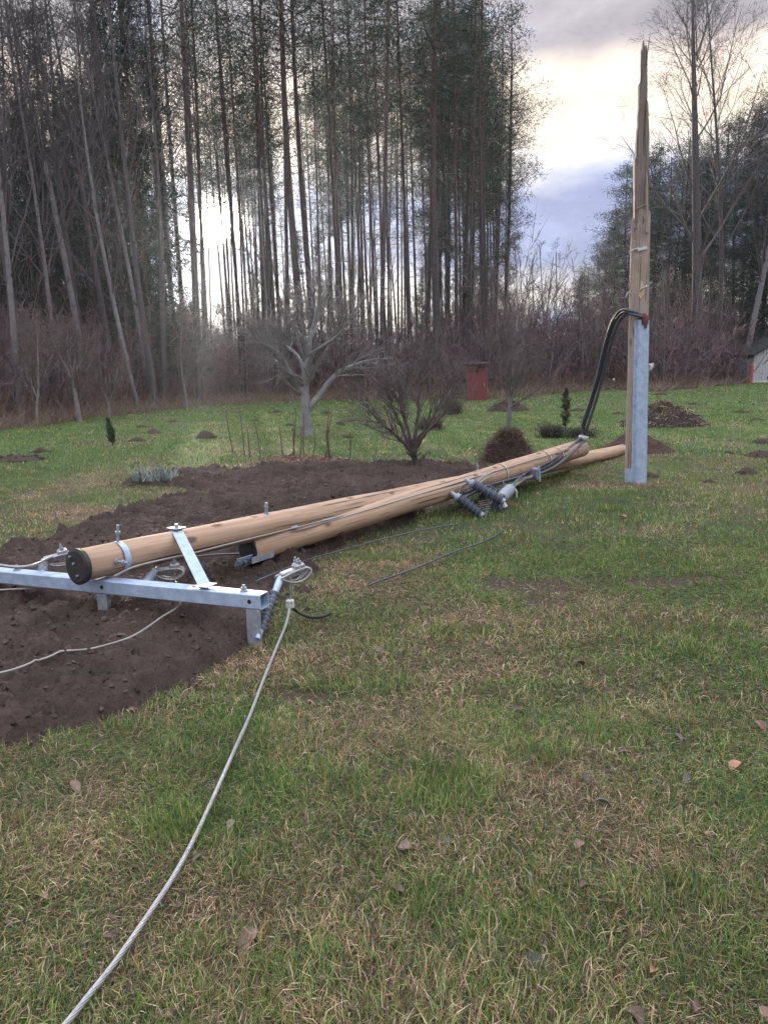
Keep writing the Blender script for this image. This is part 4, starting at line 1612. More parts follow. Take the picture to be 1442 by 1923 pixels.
def make_pine(seed, H, crown0, wid, r0=.17, dens=1.0):
    rg = np.random.default_rng(seed)
    t_m, pts, rad = trunk_mesh(rg, H, r0, .03, .25, pine_col)
    for _ in range(16):     # dead stubs
        z_ = rg.uniform(.25, crown0 + .05) * H
        c_ = np.array([np.interp(z_, pts[:, 2], pts[:, 0]), np.interp(z_, pts[:, 2], pts[:, 1]), z_])
        a = rg.uniform(0, 6.28)
        l = rg.uniform(.4, 1.6)
        t_m.cones(c_[None], (c_ + np.array([math.cos(a) * l, math.sin(a) * l, rg.uniform(-.3, .3)]))[None], .025, (.10, .08, .07))
    c_m = MB()
    cents = []
    nb = int(28 * dens * (1 - crown0) / .45)
    for z_ in np.linspace(crown0, .985, nb) * H:
        z_ = min(z_ + rg.normal(0, .15), H * .99)
        t = (z_ / H - crown0) / (1 - crown0)
        prof = (0.45 + 0.9 * t) if t < .45 else (1.0 - ((t - .45) / .55) ** 1.6 * .82)
        l = wid * prof * rg.uniform(.55, 1.2)
        a = rg.uniform(0, 6.28)
        c_ = np.array([np.interp(z_, pts[:, 2], pts[:, 0]), np.interp(z_, pts[:, 2], pts[:, 1]), z_])
        dirv = np.array([math.cos(a), math.sin(a), rg.uniform(-.15, .35) + .3 * t])
        e1 = c_ + dirv * l * .5
        e2 = e1 + (dirv + np.array([0, 0, .35])) * l * .5
        t_m.tube([c_, e1, e2], [.035 * prof + .01, .02, .008], 4, False, (.12, .085, .062))
        k = int(2 + l * 1.5)
        s_ = rg.uniform(.45, 1.05, k)[:, None]
        base_ = np.where(s_ < .5, c_ + (e1 - c_) * s_ * 2, e1 + (e2 - e1) * (s_ - .5) * 2)
        cents.append(base_ + rg.normal(0, 1, (k, 3)) * np.array([1, 1, .55]) * (.08 + .10 * l))
    cents = np.concatenate(cents)
    clumps(c_m, rg, cents, .62, 24, .27, .042, (.052, .070, .052))
    return t_m.mesh('pine_trunk', 'bark', True, True), c_m.mesh('pine_crown', 'needles', False, True)


def make_spruce(seed, H, wid):
    rg = np.random.default_rng(seed)
    t_m, pts, rad = trunk_mesh(rg, H, .16, .02, .08, lambda t: np.repeat(np.array([[.10, .075, .065]]), len(np.atleast_1d(t)), 0))
    c_m = MB()
    cents = []
    for z_ in np.linspace(.10, .99, 95) * H:
        t = z_ / H
        l = wid * (1 - t) ** .8 * rg.uniform(.65, 1.15) + .15
        a = rg.uniform(0, 6.28)
        d_ = np.array([math.cos(a), math.sin(a), -.28])
        c_ = np.array([0, 0, z_])
        t_m.tube([c_, c_ + d_ * l], [.022, .006], 3, False, (.09, .07, .06))
        k = int(3 + l * 4)
        s_ = rg.uniform(.2, 1.05, k)[:, None]
        cents.append(c_ + d_ * l * s_ + rg.normal(0, 1, (k, 3)) * np.array([1, 1, .5]) * (.06 + .12 * l))
    cents = np.concatenate(cents)
    clumps(c_m, rg, cents, .5, 13, .32, .06, (.028, .042, .030))
    return t_m.mesh('spruce_trunk', 'bark', True, True), c_m.mesh('spruce_crown', 'needles', False, True)


def birch_col(t):
    t = np.atleast_1d(t)
    return np.clip(np.array([[.18, .168, .174]]) * (1 - .45 * np.clip(.18 - t, 0, .18)[:, None] / .18) * (1 - .35 * np.clip((t - .6) / .4, 0, 1)[:, None]), 0, 1)


def grey_col(t):
    return np.repeat(np.array([[.085, .076, .080]]), len(np.atleast_1d(t)), 0)


def make_bare(seed, H, r0, cfun, twig=(.115, .090, .090), first=.32, ang=.55, dens=1.0, tw_w=.011, limb=.30, droop=.05, bend=.35):
    rg = np.random.default_rng(seed)
    t_m, pts, rad = trunk_mesh(rg, H, r0, .02, bend, cfun, 18)
    c_m, tw = MB(), []
    spec = [dict(kids=20 * dens, **{'from': first}, ang=ang, len=limb, shrink=.62, rk=.42),
            dict(n=6, wig=.10, up=.07, sides=4, kids=8 * dens, **{'from': .22}, ang=.6, len=.45, shrink=.45, rk=.5),
            dict(n=3, wig=.14, up=.03, sides=3, kids=7, **{'from': .15}, ang=.6, len=.5, shrink=.4, rk=.5)]
    kids(c_m, tw, rg, pts, rad, H, 0, spec, np.array(twig) * 1.15)
    shoots(c_m, tw, rg, tw_w, twig, 3, droop)
    return t_m.mesh('bare_trunk', 'bark', True, True), c_m.mesh('bare_crown', 'twigs', False, True)


TREES = {
    'pine': [make_pine(s, 23, c, w, r, 1.1) for s, c, w, r in ((1, .60, 2.2, .115), (2, .54, 2.0, .13), (3, .66, 1.9, .105), (4, .50, 2.3, .14), (5, .58, 1.7, .10))],
    'edge_pine': [make_pine(s, 20, c, w, .13, 1.9) for s, c, w in ((11, .26, 2.5), (12, .20, 2.9), (13, .32, 2.3))],
    'spruce': [make_spruce(s, 18, w) for s, w in ((21, 2.6), (22, 2.2))],
    'birch': [make_bare(s, 17, .13, birch_col, (.088, .072, .078), .30, .50, .8, .008, .27, .12) for s in (31, 32, 33)],
    'aspen': [make_bare(s, 19, .17, grey_col, (.088, .074, .078), .34, .62, .8, .009, .33, .0) for s in (41, 42, 43)],
    'big_bare': [make_bare(61, 22, .24, grey_col, (.110, .092, .094), .30, .55, 1.25, .0095, .36, .0, .5), make_bare(62, 22, .17, grey_col, (.110, .092, .094), .35, .55, 1.2, .009, .32, .0, .6)],
    'sapling': [make_bare(s, 8, .035, birch_col, (.125, .096, .098), .25, .42, .55, .007, .26, .0, .25) for s in (51, 52, 53)],
}
TREE_H = dict(pine=23, edge_pine=20, spruce=18, birch=17, aspen=19, sapling=8, big_bare=22)
KINDW = dict(pine='pine_tree', edge_pine='pine_tree', spruce='spruce_tree', birch='birch_tree', aspen='aspen_tree', big_bare='aspen_tree', sapling='birch_sapling')


def put_tree(kind, x, y, Hh, label, group, var=None, lean=(0, 0), wide=1.0, rz=None, thick=1.0):
    protos = TREES[kind]
    tm, cm = protos[rng.integers(len(protos)) if var is None else var % len(protos)]
    o = thing(KINDW[kind], label, 'tree' if kind != 'sapling' else 'sapling', (x, y, hz1(x, y)), group)
    s = Hh / TREE_H[kind]
    o.scale = (s * wide, s * wide, s)
    o.rotation_euler = (lean[0], lean[1], rng.uniform(0, 6.28) if rz is None else rz)
    t_ = link('trunk', tm, o)
    if thick != 1.0:
        t_.scale = (thick, thick, 1)
    link('crown', cm, o)
    return o


def at_az(px, d):
    """Ground point seen in photo column px at distance d."""
    q = ray(px, 700)
    a = math.atan2(q[0], q[1])
    return d * math.sin(a), d * math.cos(a)


def top_h(px, py, d):
    q = ray(px, py)
    return CAMH + d * q[2] / math.hypot(q[0], q[1])


ORD = ['first', 'second', 'third', 'fourth', 'fifth', 'sixth', 'seventh', 'eighth', 'ninth', 'tenth', 'eleventh', 'twelfth', 'thirteenth', 'fourteenth', 'fifteenth', 'sixteenth', 'seventeenth', 'eighteenth', 'nineteenth', 'twentieth'] + ['twenty ' + w for w in ('first', 'second', 'third', 'fourth', 'fifth', 'sixth', 'seventh', 'eighth', 'ninth')] + ['thirtieth']


def px_of(o):
    c = CR.T @ (np.array(o.location) - np.array([0, 0, CAMH]))
    return CX + F * c[0] / -c[2]


def number_off(objs, zones):
    """Tell look-alikes apart by their order from the left within a stretch of the scene."""
    for lo, hi, text in zones:
        sel = sorted([o for o in objs if lo <= px_of(o) < hi], key=px_of)
        for k_, o in enumerate(sel):
            o['label'] = text % ORD[k_]


# --- tall pine stand in the middle
taken = []


def free(x, y, r):
    for a, b_ in taken:
        if (a - x) ** 2 + (b_ - y) ** 2 < r * r:
            return False
    taken.append((x, y))
    return True


key = [(578, 41, 26, 1.99, 'thick dark pine trunk standing right of the low sun'), (598, 44, 26, 1.68, 'second thick pine right of the low sun, close beside the thicker one'),
       (716, 40, 26, 1.42, 'pine with stout straight trunk above the plum bush, left of the stand\'s thickest tree'), (826, 42, 25, 2.10, 'thickest pine of the stand, left of the red outhouse'),
       (858, 45, 25, 1.26, 'slim pale pine just right of the thickest pine'), (912, 47, 24, 1.78, 'stout pine standing directly above the red outhouse'),
       (640, 46, 26, 1.26, 'pine between the thick pair by the sun and the plum bush'), (520, 42, 27, 1.37, 'pine standing just right of the sunlit gap'),
       (452, 43, 26, 1.05, 'slim pine close to the right of the low sun'), (770, 46, 26, 1.26, 'pine midway between plum bush and outhouse'), (545, 48, 26, 1.16, 'pine behind the apple tree, left of the thick pair'),
       (372, 37, 27, 1.26, 'leaning pine just left of the low sun')]
for px, d, h, thick, lab in key:
    x, y = at_az(px, d)
    taken.append((x, y))
    put_tree('pine', x, y, h, lab, 'tall pines of the stand', lean=(0, rng.normal(0, .012)), thick=thick * .85)
cntp = 0
slim = []
tries = 0
while cntp < 96 and tries < 4000:
    tries += 1
    px = rng.uniform(375, 950)
    d = rng.uniform(41, 74)
    if abs(px - 414) < 20:
        continue
    if px > 935 and d < 52:
        continue
    x, y = at_az(px, d)
    if not free(x, y, 1.45):
        continue
    h = rng.uniform(21.5, 27) * (1 if px < 900 else .92)
    slim += [put_tree('pine', x, y, h, 'slender tall pine deep in the stand behind the garden', 'slender pines filling the stand', lean=(rng.normal(0, .012), rng.normal(0, .018)), thick=rng.uniform(.55, 1.0))]
    cntp += 1
for px, d in ((392, 66), (400, 72), (428, 70), (438, 63)):
    x, y = at_az(px, d)
    slim += [put_tree('pine', x, y, 25.5, 'slender tall pine', 'slender pines filling the stand', thick=.8, rz=0)]
number_off(slim, [(0, 470, '%s slender pine from the left among those beside the low sun'), (470, 560, '%s slender pine from the left between sunlit gap and thick pair'), (560, 640, '%s slender pine from the left behind the thick pair of trunks'),
                  (640, 716, '%s slender pine from the left above the apple tree\'s right limbs'), (716, 780, '%s slender pine from the left in the stand above the plum bush'), (780, 850, '%s slender pine from the left around the thickest pine'),
                  (850, 915, '%s slender pine from the left between thickest pine and outhouse'), (915, 1500, '%s slender pine from the left at the right border of the stand')])
# right border of the stand: bushier pines, tops stepping down
for px, py, d, lab in ((868, -40, 50, 'bushy pine on the right border of the stand, topmost crown'), (900, 70, 53, 'bushy pine on the right border, second step down'), (924, 165, 55, 'bushy pine on the right border, third step down'),
                  (950, 285, 57, 'lowest bushy pine on the right border beside the open sky'), (845, -90, 52, 'bushy pine above the thickest trunk of the stand'), (800, -60, 54, 'bushy pine left of the thickest trunk of the stand')):
    x, y = at_az(px, d)
    put_tree('edge_pine', x, y, top_h(px, py, d), lab, 'bushy pines on the right border of the stand', wide=.6 if px > 890 else .8, thick=1.2)

# understorey of bare trees and small spruces among the trunks
und = []
for k, (px, d, h) in enumerate([(490, 50, 13), (515, 47, 12), (500, 55, 14), (535, 50, 12), (560, 58, 15), (610, 50, 13), (625, 58, 12), (665, 49, 13), (690, 55, 14), (735, 50, 12), (750, 58, 13), (790, 52, 14), (838, 50, 12), (872, 52, 13), (890, 58, 12), (930, 60, 12), (485, 60, 15), (590, 62, 15), (700, 64, 14), (810, 62, 13)]):
    x, y = at_az(px, d)
    und += [put_tree('birch' if k % 2 else 'aspen', x, y, h, 'thin bare understorey tree', 'bare understorey trees among the pines', lean=(rng.normal(0, .04), rng.normal(0, .05)), thick=.8)]
number_off(und, [(-900, 3000, '%s thin bare understorey tree from the left among the stand pines')])
usp = []
for px, d, h in ((565, 56, 11), (607, 60, 12), (490, 62, 9), (665, 66, 8), (795, 60, 9), (880, 62, 8)):
    x, y = at_az(px, d)
    usp += [put_tree('spruce', x, y, h, 'small spruce', 'small spruces among the pines')]
number_off(usp, [(-900, 3000, '%s small dark spruce from the left among the stand pines')])
# --- left woods: bare trees in front of dark spruces
sps, lps, lbs, cfs, rcs, sapl = [], [], [], [], [], []
for k, (px, d, h) in enumerate([(-110, 40, 15), (-40, 40, 14), (25, 42, 15), (78, 38, 13), (130, 44, 19), (185, 41, 15), (240, 43, 21), (287, 39, 21), (322, 44, 18), (160, 50, 18), (50, 48, 18), (262, 50, 19), (0, 52, 17), (100, 56, 19), (210, 55, 19), (-60, 50, 17), (70, 60, 19), (150, 62, 20), (240, 60, 20), (20, 62, 18), (285, 62, 21), (190, 47, 17), (115, 40, 12)]):
    x, y = at_az(px, d)
    sps += [put_tree('spruce', x, y, h, 'dark spruce behind the bare trees left of the sun', 'dark spruces of the left woods', wide=rng.uniform(.85, 1.15))]
for k, (px, d, h) in enumerate([(40, 50, 26), (150, 52, 27), (215, 47, 27), (250, 41, 26), (300, 45, 27), (335, 41, 27), (352, 50, 27), (95, 45, 25), (275, 56, 27), (190, 58, 27), (330, 60, 27)]):
    x, y = at_az(px, d)
    lps += [put_tree('pine', x, y, h, 'tall pine rising among the spruces of the left woods', 'pines of the left woods', thick=rng.uniform(.9, 1.3))]
# leaning pale trunks near the left edge of the photo
bt = [(88, 600, 40, 330, 30, 17, 'birch', 'pale birch leaning left, nearest the left edge of the photo'), (142, 570, 82, 220, 31, 20, 'aspen', 'tall pale bare tree leaning left, second from the left edge'),
      (266, 640, 205, 280, 32, 20, 'birch', 'slim birch leaning left below the sun side spruces'), (236, 600, 190, 250, 34, 20, 'aspen', 'grey bare tree leaning left beside the slim birch'),
      (318, 600, 285, 250, 36, 20, 'aspen', 'grey bare tree between the slim birch and the low sun'), (20, 600, 2, 300, 33, 17, 'aspen', 'grey bare tree at the very left edge of the photo')]
for px0, py0, px1, py1, d, h, kind, lab in bt:
    d += 5
    x, y = at_az(px0, d)
    a0, a1 = dp(px0, py0, y), dp(px1, py1, y)
    ln = math.atan2(a1[0] - a0[0], a1[2] - a0[2])
    x0 = a0[0] - math.tan(ln) * a0[2]
    put_tree(kind, x0, y, h, lab, 'leaning bare trees of the left woods', lean=(0, ln), rz=0, thick=.75)
for k, (px, d, h) in enumerate([(-80, 31, 17), (-20, 36, 18), (60, 33, 17), (165, 35, 19), (290, 35, 18), (305, 37, 17), (30, 30, 15), (110, 38, 18), (225, 36, 17), (255, 33, 14)]):
    x, y = at_az(px, d)
    lbs += [put_tree('aspen' if k % 3 else 'birch', x, y, h, 'bare grey tree with fine twigs in the left woods', 'bare trees of the left woods', lean=(rng.normal(0, .03), rng.normal(-.06, .04)), rz=0)]

# --- right woods: conifers stepping up to the right, one big bare tree, a birch
prof = [(1088, 520), (1104, 500), (1122, 470), (1140, 440), (1150, 390), (1165, 350), (1178, 310), (1196, 290), (1218, 272), (1240, 300), (1262, 285), (1285, 262), (1305, 300), (1330, 255), (1352, 240),
        (1375, 215), (1398, 200), (1420, 170), (1445, 150), (1475, 140), (1510, 150), (1560, 160)]
for k, (px, py) in enumerate(prof):
    d = np.interp(px, [1088, 1200, 1450], [96, 78, 68]) + rng.uniform(-3, 3)
    x, y = at_az(px, d)
    cfs += [put_tree('edge_pine' if k % 4 else 'spruce', x, y, top_h(px, py, d), 'conifer in the dense row right of the open sky', 'conifers right of the open sky', wide=rng.uniform(1.1, 1.4) * (1.0 if px > 1130 else 1.4))]
for px in (1205, 1250, 1290, 1340, 1390, 1430, 1480, 1540):
    d = rng.uniform(82, 92)
    x, y = at_az(px, d)
    rcs += [put_tree('edge_pine', x, y, top_h(px, 300, d), 'conifer in the rear row right of the open sky', 'rear conifers right of the open sky', wide=1.35)]
x, y = at_az(1305, 62)
put_tree('big_bare', x, y, top_h(1330, -70, 62), 'big bare tree with wide forked crown right of the standing pole', None, 0, (0, .035), 1.1, 1.2, 1.25)
x, y = at_az(1345, 64)
put_tree('big_bare', x, y, top_h(1360, -10, 64), 'second bare tree crossing the big forked one from the right', None, 1, (0, .03), 1.0, 2.2, 1.0)
x, y = at_az(1392, 63)
put_tree('birch', x, y, top_h(1440, 60, 63), 'white stemmed birch leaning right above the grey shed', None, 0, (0, .09), 1.0, 0, 1.3)
x, y = at_az(1440, 66)
put_tree('birch', x, y, top_h(1470, 60, 66), 'birch behind the grey shed at the right edge of the photo', None, 1, (0, .06), 1.0, 0, 1.1)
# pale saplings in the thicket below the open sky
k = 0
while k < 44:
    px = rng.uniform(890, 1175) if k < 34 else rng.uniform(1215, 1400)
    q = ray(px, 700)
    d = float(edge_d(math.atan2(q[0], q[1]))) + rng.uniform(1, 14)
    x, y = at_az(px, d)
    sapl += [put_tree('sapling', x, y, rng.uniform(6.0, 9.2), 'thin pale birch sapling in the thicket around the open sky', 'pale saplings in the thicket', lean=(rng.normal(0, .03), rng.normal(0, .05)))]
    k += 1

number_off(sps, [(-900, 900, '%s dark spruce from the left behind the bare left trees')])
number_off(lps, [(-900, 900, '%s tall pine from the left rising above the left spruces')])
number_off(lbs, [(-900, 900, '%s fine twigged bare tree from the left in the left woods')])
number_off(cfs, [(0, 1190, '%s conifer from the left between open sky and standing pole'), (1190, 1320, '%s conifer from the left between standing pole and big bare tree'), (1320, 3000, '%s conifer from the left beyond the big bare tree')])
number_off(rcs, [(0, 3000, '%s rear row conifer from the left, right of the standing pole')])
number_off(sapl, [(0, 960, '%s pale birch sapling from the left above the outhouse'), (960, 1030, '%s pale birch sapling from the left below the open sky'), (1030, 1100, '%s pale birch sapling from the left below the open sky\'s right half'), (1100, 1200, '%s pale birch sapling from the left beside the standing pole'), (1200, 2000, '%s pale birch sapling from the left between pole and shed')])

# ------------------------------------------------------------------ thicket of bare brush along the lawn edge
th_m = MB()
tr = np.random.default_rng(77)


def add_brush(n, e0, e1, h0, h1, stems, per, cols, w, azr=(-34, 34), spread=.55):
    a = R(1) * tr.uniform(azr[0], azr[1], n)
    d = edge_d(a) + tr.uniform(e0, e1, n)
    bx_, by_ = d * np.sin(a), d * np.cos(a)
    hh = tr.uniform(h0, h1, n) * (.75 + .5 * fbm(bx_ * .15, by_ * .15, 131, 2))
    N = n * stems
    idx = np.repeat(np.arange(n), stems)
    p0 = np.stack([bx_[idx] + tr.normal(0, .25, N), by_[idx] + tr.normal(0, .25, N), np.full(N, -.05)], 1)
    dirs = np.stack([tr.normal(0, spread, N), tr.normal(0, spread, N), np.ones(N)], 1)
    dirs /= np.linalg.norm(dirs, axis=1, keepdims=True)
    L = hh[idx] * tr.uniform(.6, 1.15, N)
    mid = p0 + dirs * (L * .5)[:, None]
    d2 = dirs + tr.normal(0, .18, (N, 3)) + np.array([0, 0, .15])
    d2 /= np.linalg.norm(d2, axis=1, keepdims=True)
    p1 = mid + d2 * (L * .55)[:, None]
    cb = np.asarray(cols)[tr.integers(0, len(cols), n)][idx] * tr.uniform(.7, 1.3, (N, 1))
    ws = w * (d[idx] / 40)
    th_m.slivers(p0, mid + d2 * .1, ws * 1.9, cb, tr)
    th_m.slivers(mid, p1, ws * 1.5, cb, tr)
    M_ = N * per
    j = np.repeat(np.arange(N), per)
    t = tr.uniform(.1, 1, M_)[:, None]
    q = np.where(t < .5, p0[j] + (mid[j] - p0[j]) * t * 2, mid[j] + (p1[j] - mid[j]) * (t * 2 - 1))
    dd = d2[j] + tr.normal(0, .55, (M_, 3))
    dd /= np.linalg.norm(dd, axis=1, keepdims=True)
    l = L[j] * .24 * tr.uniform(.4, 1.3, M_)
    th_m.slivers(q, q + dd * l[:, None], ws[j], cb[j] * tr.uniform(.8, 1.2, (M_, 1)), tr)


BR = [(.150, .102, .112), (.165, .104, .108), (.130, .102, .124), (.185, .132, .130), (.115, .093, .102)]
add_brush(620, 1.5, 9, 2.4, 4.6, 6, 16, BR, .026)
add_brush(760, 8, 28, 4.4, 6.9, 6, 16, BR, .032)
add_brush(420, .2, 4.0, .8, 1.9, 8, 12, [(.165, .105, .088), (.15, .090, .078), (.19, .135, .105)], .016, spread=.8)
add_brush(130, 4, 20, 5.0, 7.2, 3, 30, [(.13, .10, .10), (.15, .115, .11)], .026, (4, 30), .16)
tag(th_m.build('thicket', 'twigs', None, False, True), 'dense reddish brown thicket of bare brush along the lawn edge', 'thicket', None, 'stuff')
# dry tall grass and bracken fringe
n = 26000
a = R(1) * tr.uniform(-34, 34, n)
d = edge_d(a) + tr.gamma(1.6, .9, n) - .8
p0 = np.stack([d * np.sin(a), d * np.cos(a), np.full(n, -.02)], 1)
dirs = np.stack([tr.normal(0, .75, n), tr.normal(0, .75, n), np.abs(tr.normal(.75, .35, n))], 1)
L = tr.uniform(.18, .75, n)
cb = np.array([(.32, .25, .20), (.25, .175, .145), (.18, .115, .10), (.38, .31, .24)])[tr.integers(0, 4, n)] * tr.uniform(.7, 1.25, (n, 1))
fm = MB()
fm.slivers(p0, p0 + dirs * L[:, None], .020 * d / 35, cb, tr)
tag(fm.build('dry_grass', 'grass', None, False, True), 'tall dry grass and bracken fringing the thicket', 'dry grass', None, 'stuff')


# ------------------------------------------------------------------ garden trees
def explicit_tree(name, lab, cat, base_px, Y, limbs, r_trunk, bark, twig, tw_w, spec2, twper=5, droop=0.0, up=None):
    """Limbs given as lists of (px, py, depth offset, radius); fine wood grows from them."""
    B = gp(*base_px)
    B[2] = surf(B[0], B[1])
    t_ = thing(name, lab, cat, B)
    rg = np.random.default_rng(len(lab) + 3)
    tm_, cm_, tw = MB(), MB(), []
    for limb in limbs:
        P = np.array([dp(px_, py_, Y + dy_) for px_, py_, dy_, _ in limb]) - B
        if limb[0][3] >= r_trunk * .99:
            P[0][2] = -.06
        nn = max(8, len(limb) * 4)
        c_ = spline(P, nn)
        c_[1:] += rg.normal(0, .006, (nn - 1, 3))
        rad = np.interp(np.linspace(0, 1, nn), np.linspace(0, 1, len(limb)), [l_[3] for l_ in limb])
        tm_.tube(c_, rad, 10, True, bark)
        L = np.linalg.norm(np.diff(c_, axis=0), axis=1).sum()
        kids(cm_, tw, rg, c_, rad, L, 0, spec2, twig)
    shoots(cm_, tw, rg, tw_w, twig, twper, droop, .6)
    tm_.build('trunk', 'bark', t_, True, True)
    cm_.build('crown', 'twigs', t_, False, True)
    return t_


SP = [dict(kids=13, **{'from': .34}, ang=.75, len=.42, shrink=.3, rk=.5),
      dict(n=5, wig=.16, up=.06, sides=4, kids=7, **{'from': .15}, ang=.65, len=.5, shrink=.3, rk=.55),
      dict(n=3, wig=.18, up=.03, sides=3, kids=6, **{'from': .1}, ang=.7, len=.55, shrink=.3, rk=.6)]
ya = gp(576, 819)[1]
explicit_tree('apple_tree', 'old apple tree with pale lichened trunk and spreading bare limbs', 'tree', (576, 819), ya, [
    [(576, 822, 0, 0.160), (575, 790, 0, 0.132), (573, 760, 0, 0.120), (572, 738, 0, 0.108), (574, 700, 0, 0.084), (579, 665, .05, 0.072), (583, 635, .1, 0.056), (592, 600, .2, 0.040), (600, 560, .3, 0.016)],
    [(573, 748, 0, 0.088), (556, 716, -.1, 0.076), (538, 688, -.2, 0.064), (522, 662, -.3, 0.056), (500, 648, -.4, 0.040), (470, 630, -.5, 0.024), (440, 616, -.6, 0.010)],
    [(582, 765, 0, 0.080), (606, 735, .1, 0.072), (630, 705, .15, 0.064), (662, 688, .2, 0.052), (695, 677, .2, 0.036), (735, 672, .2, 0.012)],
    [(574, 702, 0, 0.052), (562, 672, .3, 0.040), (545, 655, .5, 0.032), (520, 640, .7, 0.024), (498, 620, .9, 0.010)],
    [(579, 668, .05, 0.048), (610, 648, -.3, 0.040), (636, 628, -.5, 0.032), (652, 602, -.6, 0.024), (672, 575, -.7, 0.016), (690, 555, -.8, 0.006)],
    [(581, 650, 0, 0.040), (592, 615, .4, 0.028), (608, 580, .6, 0.020), (622, 548, .7, 0.008)],
    [(519, 660, -.3, 0.028), (527, 640, -.35, 0.022), (542, 620, -.4, 0.010)],
    [(578, 670, 0, 0.040), (570, 630, -.3, 0.028), (562, 590, -.5, 0.016), (556, 555, -.6, 0.006)]],
    .16, (.235, .225, .230), (.20, .178, .180), .0052, SP, 5)
yb = gp(785, 884)[1]
SPb = [dict(kids=13, **{'from': .22}, ang=.5, len=.55, shrink=.35, rk=.55),
       dict(n=5, wig=.10, up=.06, sides=4, kids=9, **{'from': .12}, ang=.5, len=.5, shrink=.3, rk=.6),
       dict(n=3, wig=.10, up=.04, sides=3, kids=3, **{'from': .1}, ang=.5, len=.55, shrink=.3, rk=.6)]
explicit_tree('plum_bush', 'dark multi stemmed plum bush fanning out behind the poles', 'bush', (786, 884), yb, [
    [(786, 886, 0, .055), (778, 862, 0, .05), (772, 845, 0, .045)],
    [(772, 848, 0, .034), (752, 825, -.1, .028), (725, 800, -.2, .020), (690, 768, -.3, .010), (668, 745, -.35, .005)],
    [(773, 846, 0, .032), (758, 812, .1, .026), (742, 775, .2, .02), (727, 735, .25, .012), (716, 700, .3, .005)],
    [(775, 848, 0, .032), (768, 815, -.1, .026), (755, 770, -.1, .02), (748, 725, -.1, .012), (746, 690, -.1, .005)],
    [(776, 846, 0, .034), (782, 805, 0, .028), (786, 765, 0, .02), (788, 715, .1, .012), (790, 665, .1, .005)],
    [(777, 850, 0, .034), (782, 828, .05, .03), (806, 795, .1, .022), (826, 755, .2, .014), (842, 715, .25, .006)],
    [(778, 846, 0, .03), (800, 812, -.15, .024), (828, 782, -.25, .016), (846, 752, -.3, .008), (856, 728, -.3, .004)],
    [(774, 846, 0, .026), (760, 835, .2, .02), (735, 812, .35, .014), (705, 790, .45, .006)]],
    .055, (.095, .078, .080), (.120, .102, .102), .0030, SPb, 4)
yc = gp(955, 803)[1]
explicit_tree('small_fruit_tree', 'small slender bare fruit tree behind the round brush pile', 'tree', (955, 803), yc, [
    [(955, 804, 0, .065), (956, 775, 0, .055), (959, 745, 0, .045), (962, 710, 0, .035), (964, 670, 0, .02), (966, 620, 0, .006)],
    [(957, 770, 0, .03), (952, 740, .1, .025), (940, 700, .2, .016), (925, 660, .3, .006)],
    [(958, 760, 0, .03), (966, 735, -.1, .022), (985, 690, -.2, .014), (1002, 650, -.3, .006)],
    [(960, 735, 0, .022), (952, 690, .2, .014), (946, 640, .3, .005)]],
    .065, (.16, .15, .155), (.135, .110, .112), .0062, SPb, 4)
# bare small trees on the left lawn edge
for bpx, Yoff, limbs, lab in [
    ((152, 792), 0, [[(152, 794, 0, .10), (146, 765, 0, .085), (141, 735, 0, .07), (139, 705, 0, .05), (142, 660, 0, .02)], [(141, 725, 0, .05), (125, 690, -.2, .035), (108, 660, -.3, .02), (98, 630, -.4, .008)], [(139, 705, 0, .04), (128, 660, .2, .025), (128, 610, .3, .01)], [(140, 700, 0, .04), (158, 670, .2, .025), (168, 630, .3, .01)]], 'pale forked small tree at the left lawn edge'),
    ((43, 790), 0, [[(43, 792, 0, .06), (40, 750, 0, .05), (37, 718, 0, .04), (22, 680, -.1, .025), (5, 650, -.2, .01)], [(37, 720, 0, .03), (43, 680, .1, .02), (40, 620, .2, .008)]], 'thin forked small tree nearest the left edge of the lawn'),
    ((72, 800), 0, [[(72, 802, 0, .05), (70, 765, 0, .04), (73, 730, 0, .03), (72, 680, 0, .02), (70, 600, 0, .006)], [(71, 750, 0, .025), (60, 715, .1, .018), (58, 660, .2, .006)]], 'thin upright small tree between the two forked ones at left'),
    ((352, 768), 0, [[(352, 770, 0, .06), (348, 735, 0, .05), (342, 700, 0, .035), (340, 650, 0, .02), (343, 600, 0, .006)], [(347, 725, 0, .03), (352, 690, .1, .02), (362, 640, .2, .007)]], 'thin pale small tree at the lawn edge below the sun'),
    ((208, 790), 0, [[(208, 792, 0, .05), (205, 760, 0, .04), (214, 725, 0, .03), (222, 690, 0, .012)], [(206, 760, 0, .03), (195, 735, .1, .02), (180, 705, .2, .008)]], 'low twisted shrubby tree above the small columnar conifer')]:
    yq = gp(*bpx)[1]
    explicit_tree('bare_tree', lab, 'tree', bpx, yq, limbs, limbs[0][0][3], (.215, .195, .195), (.150, .118, .115), .0085, SPb, 3)


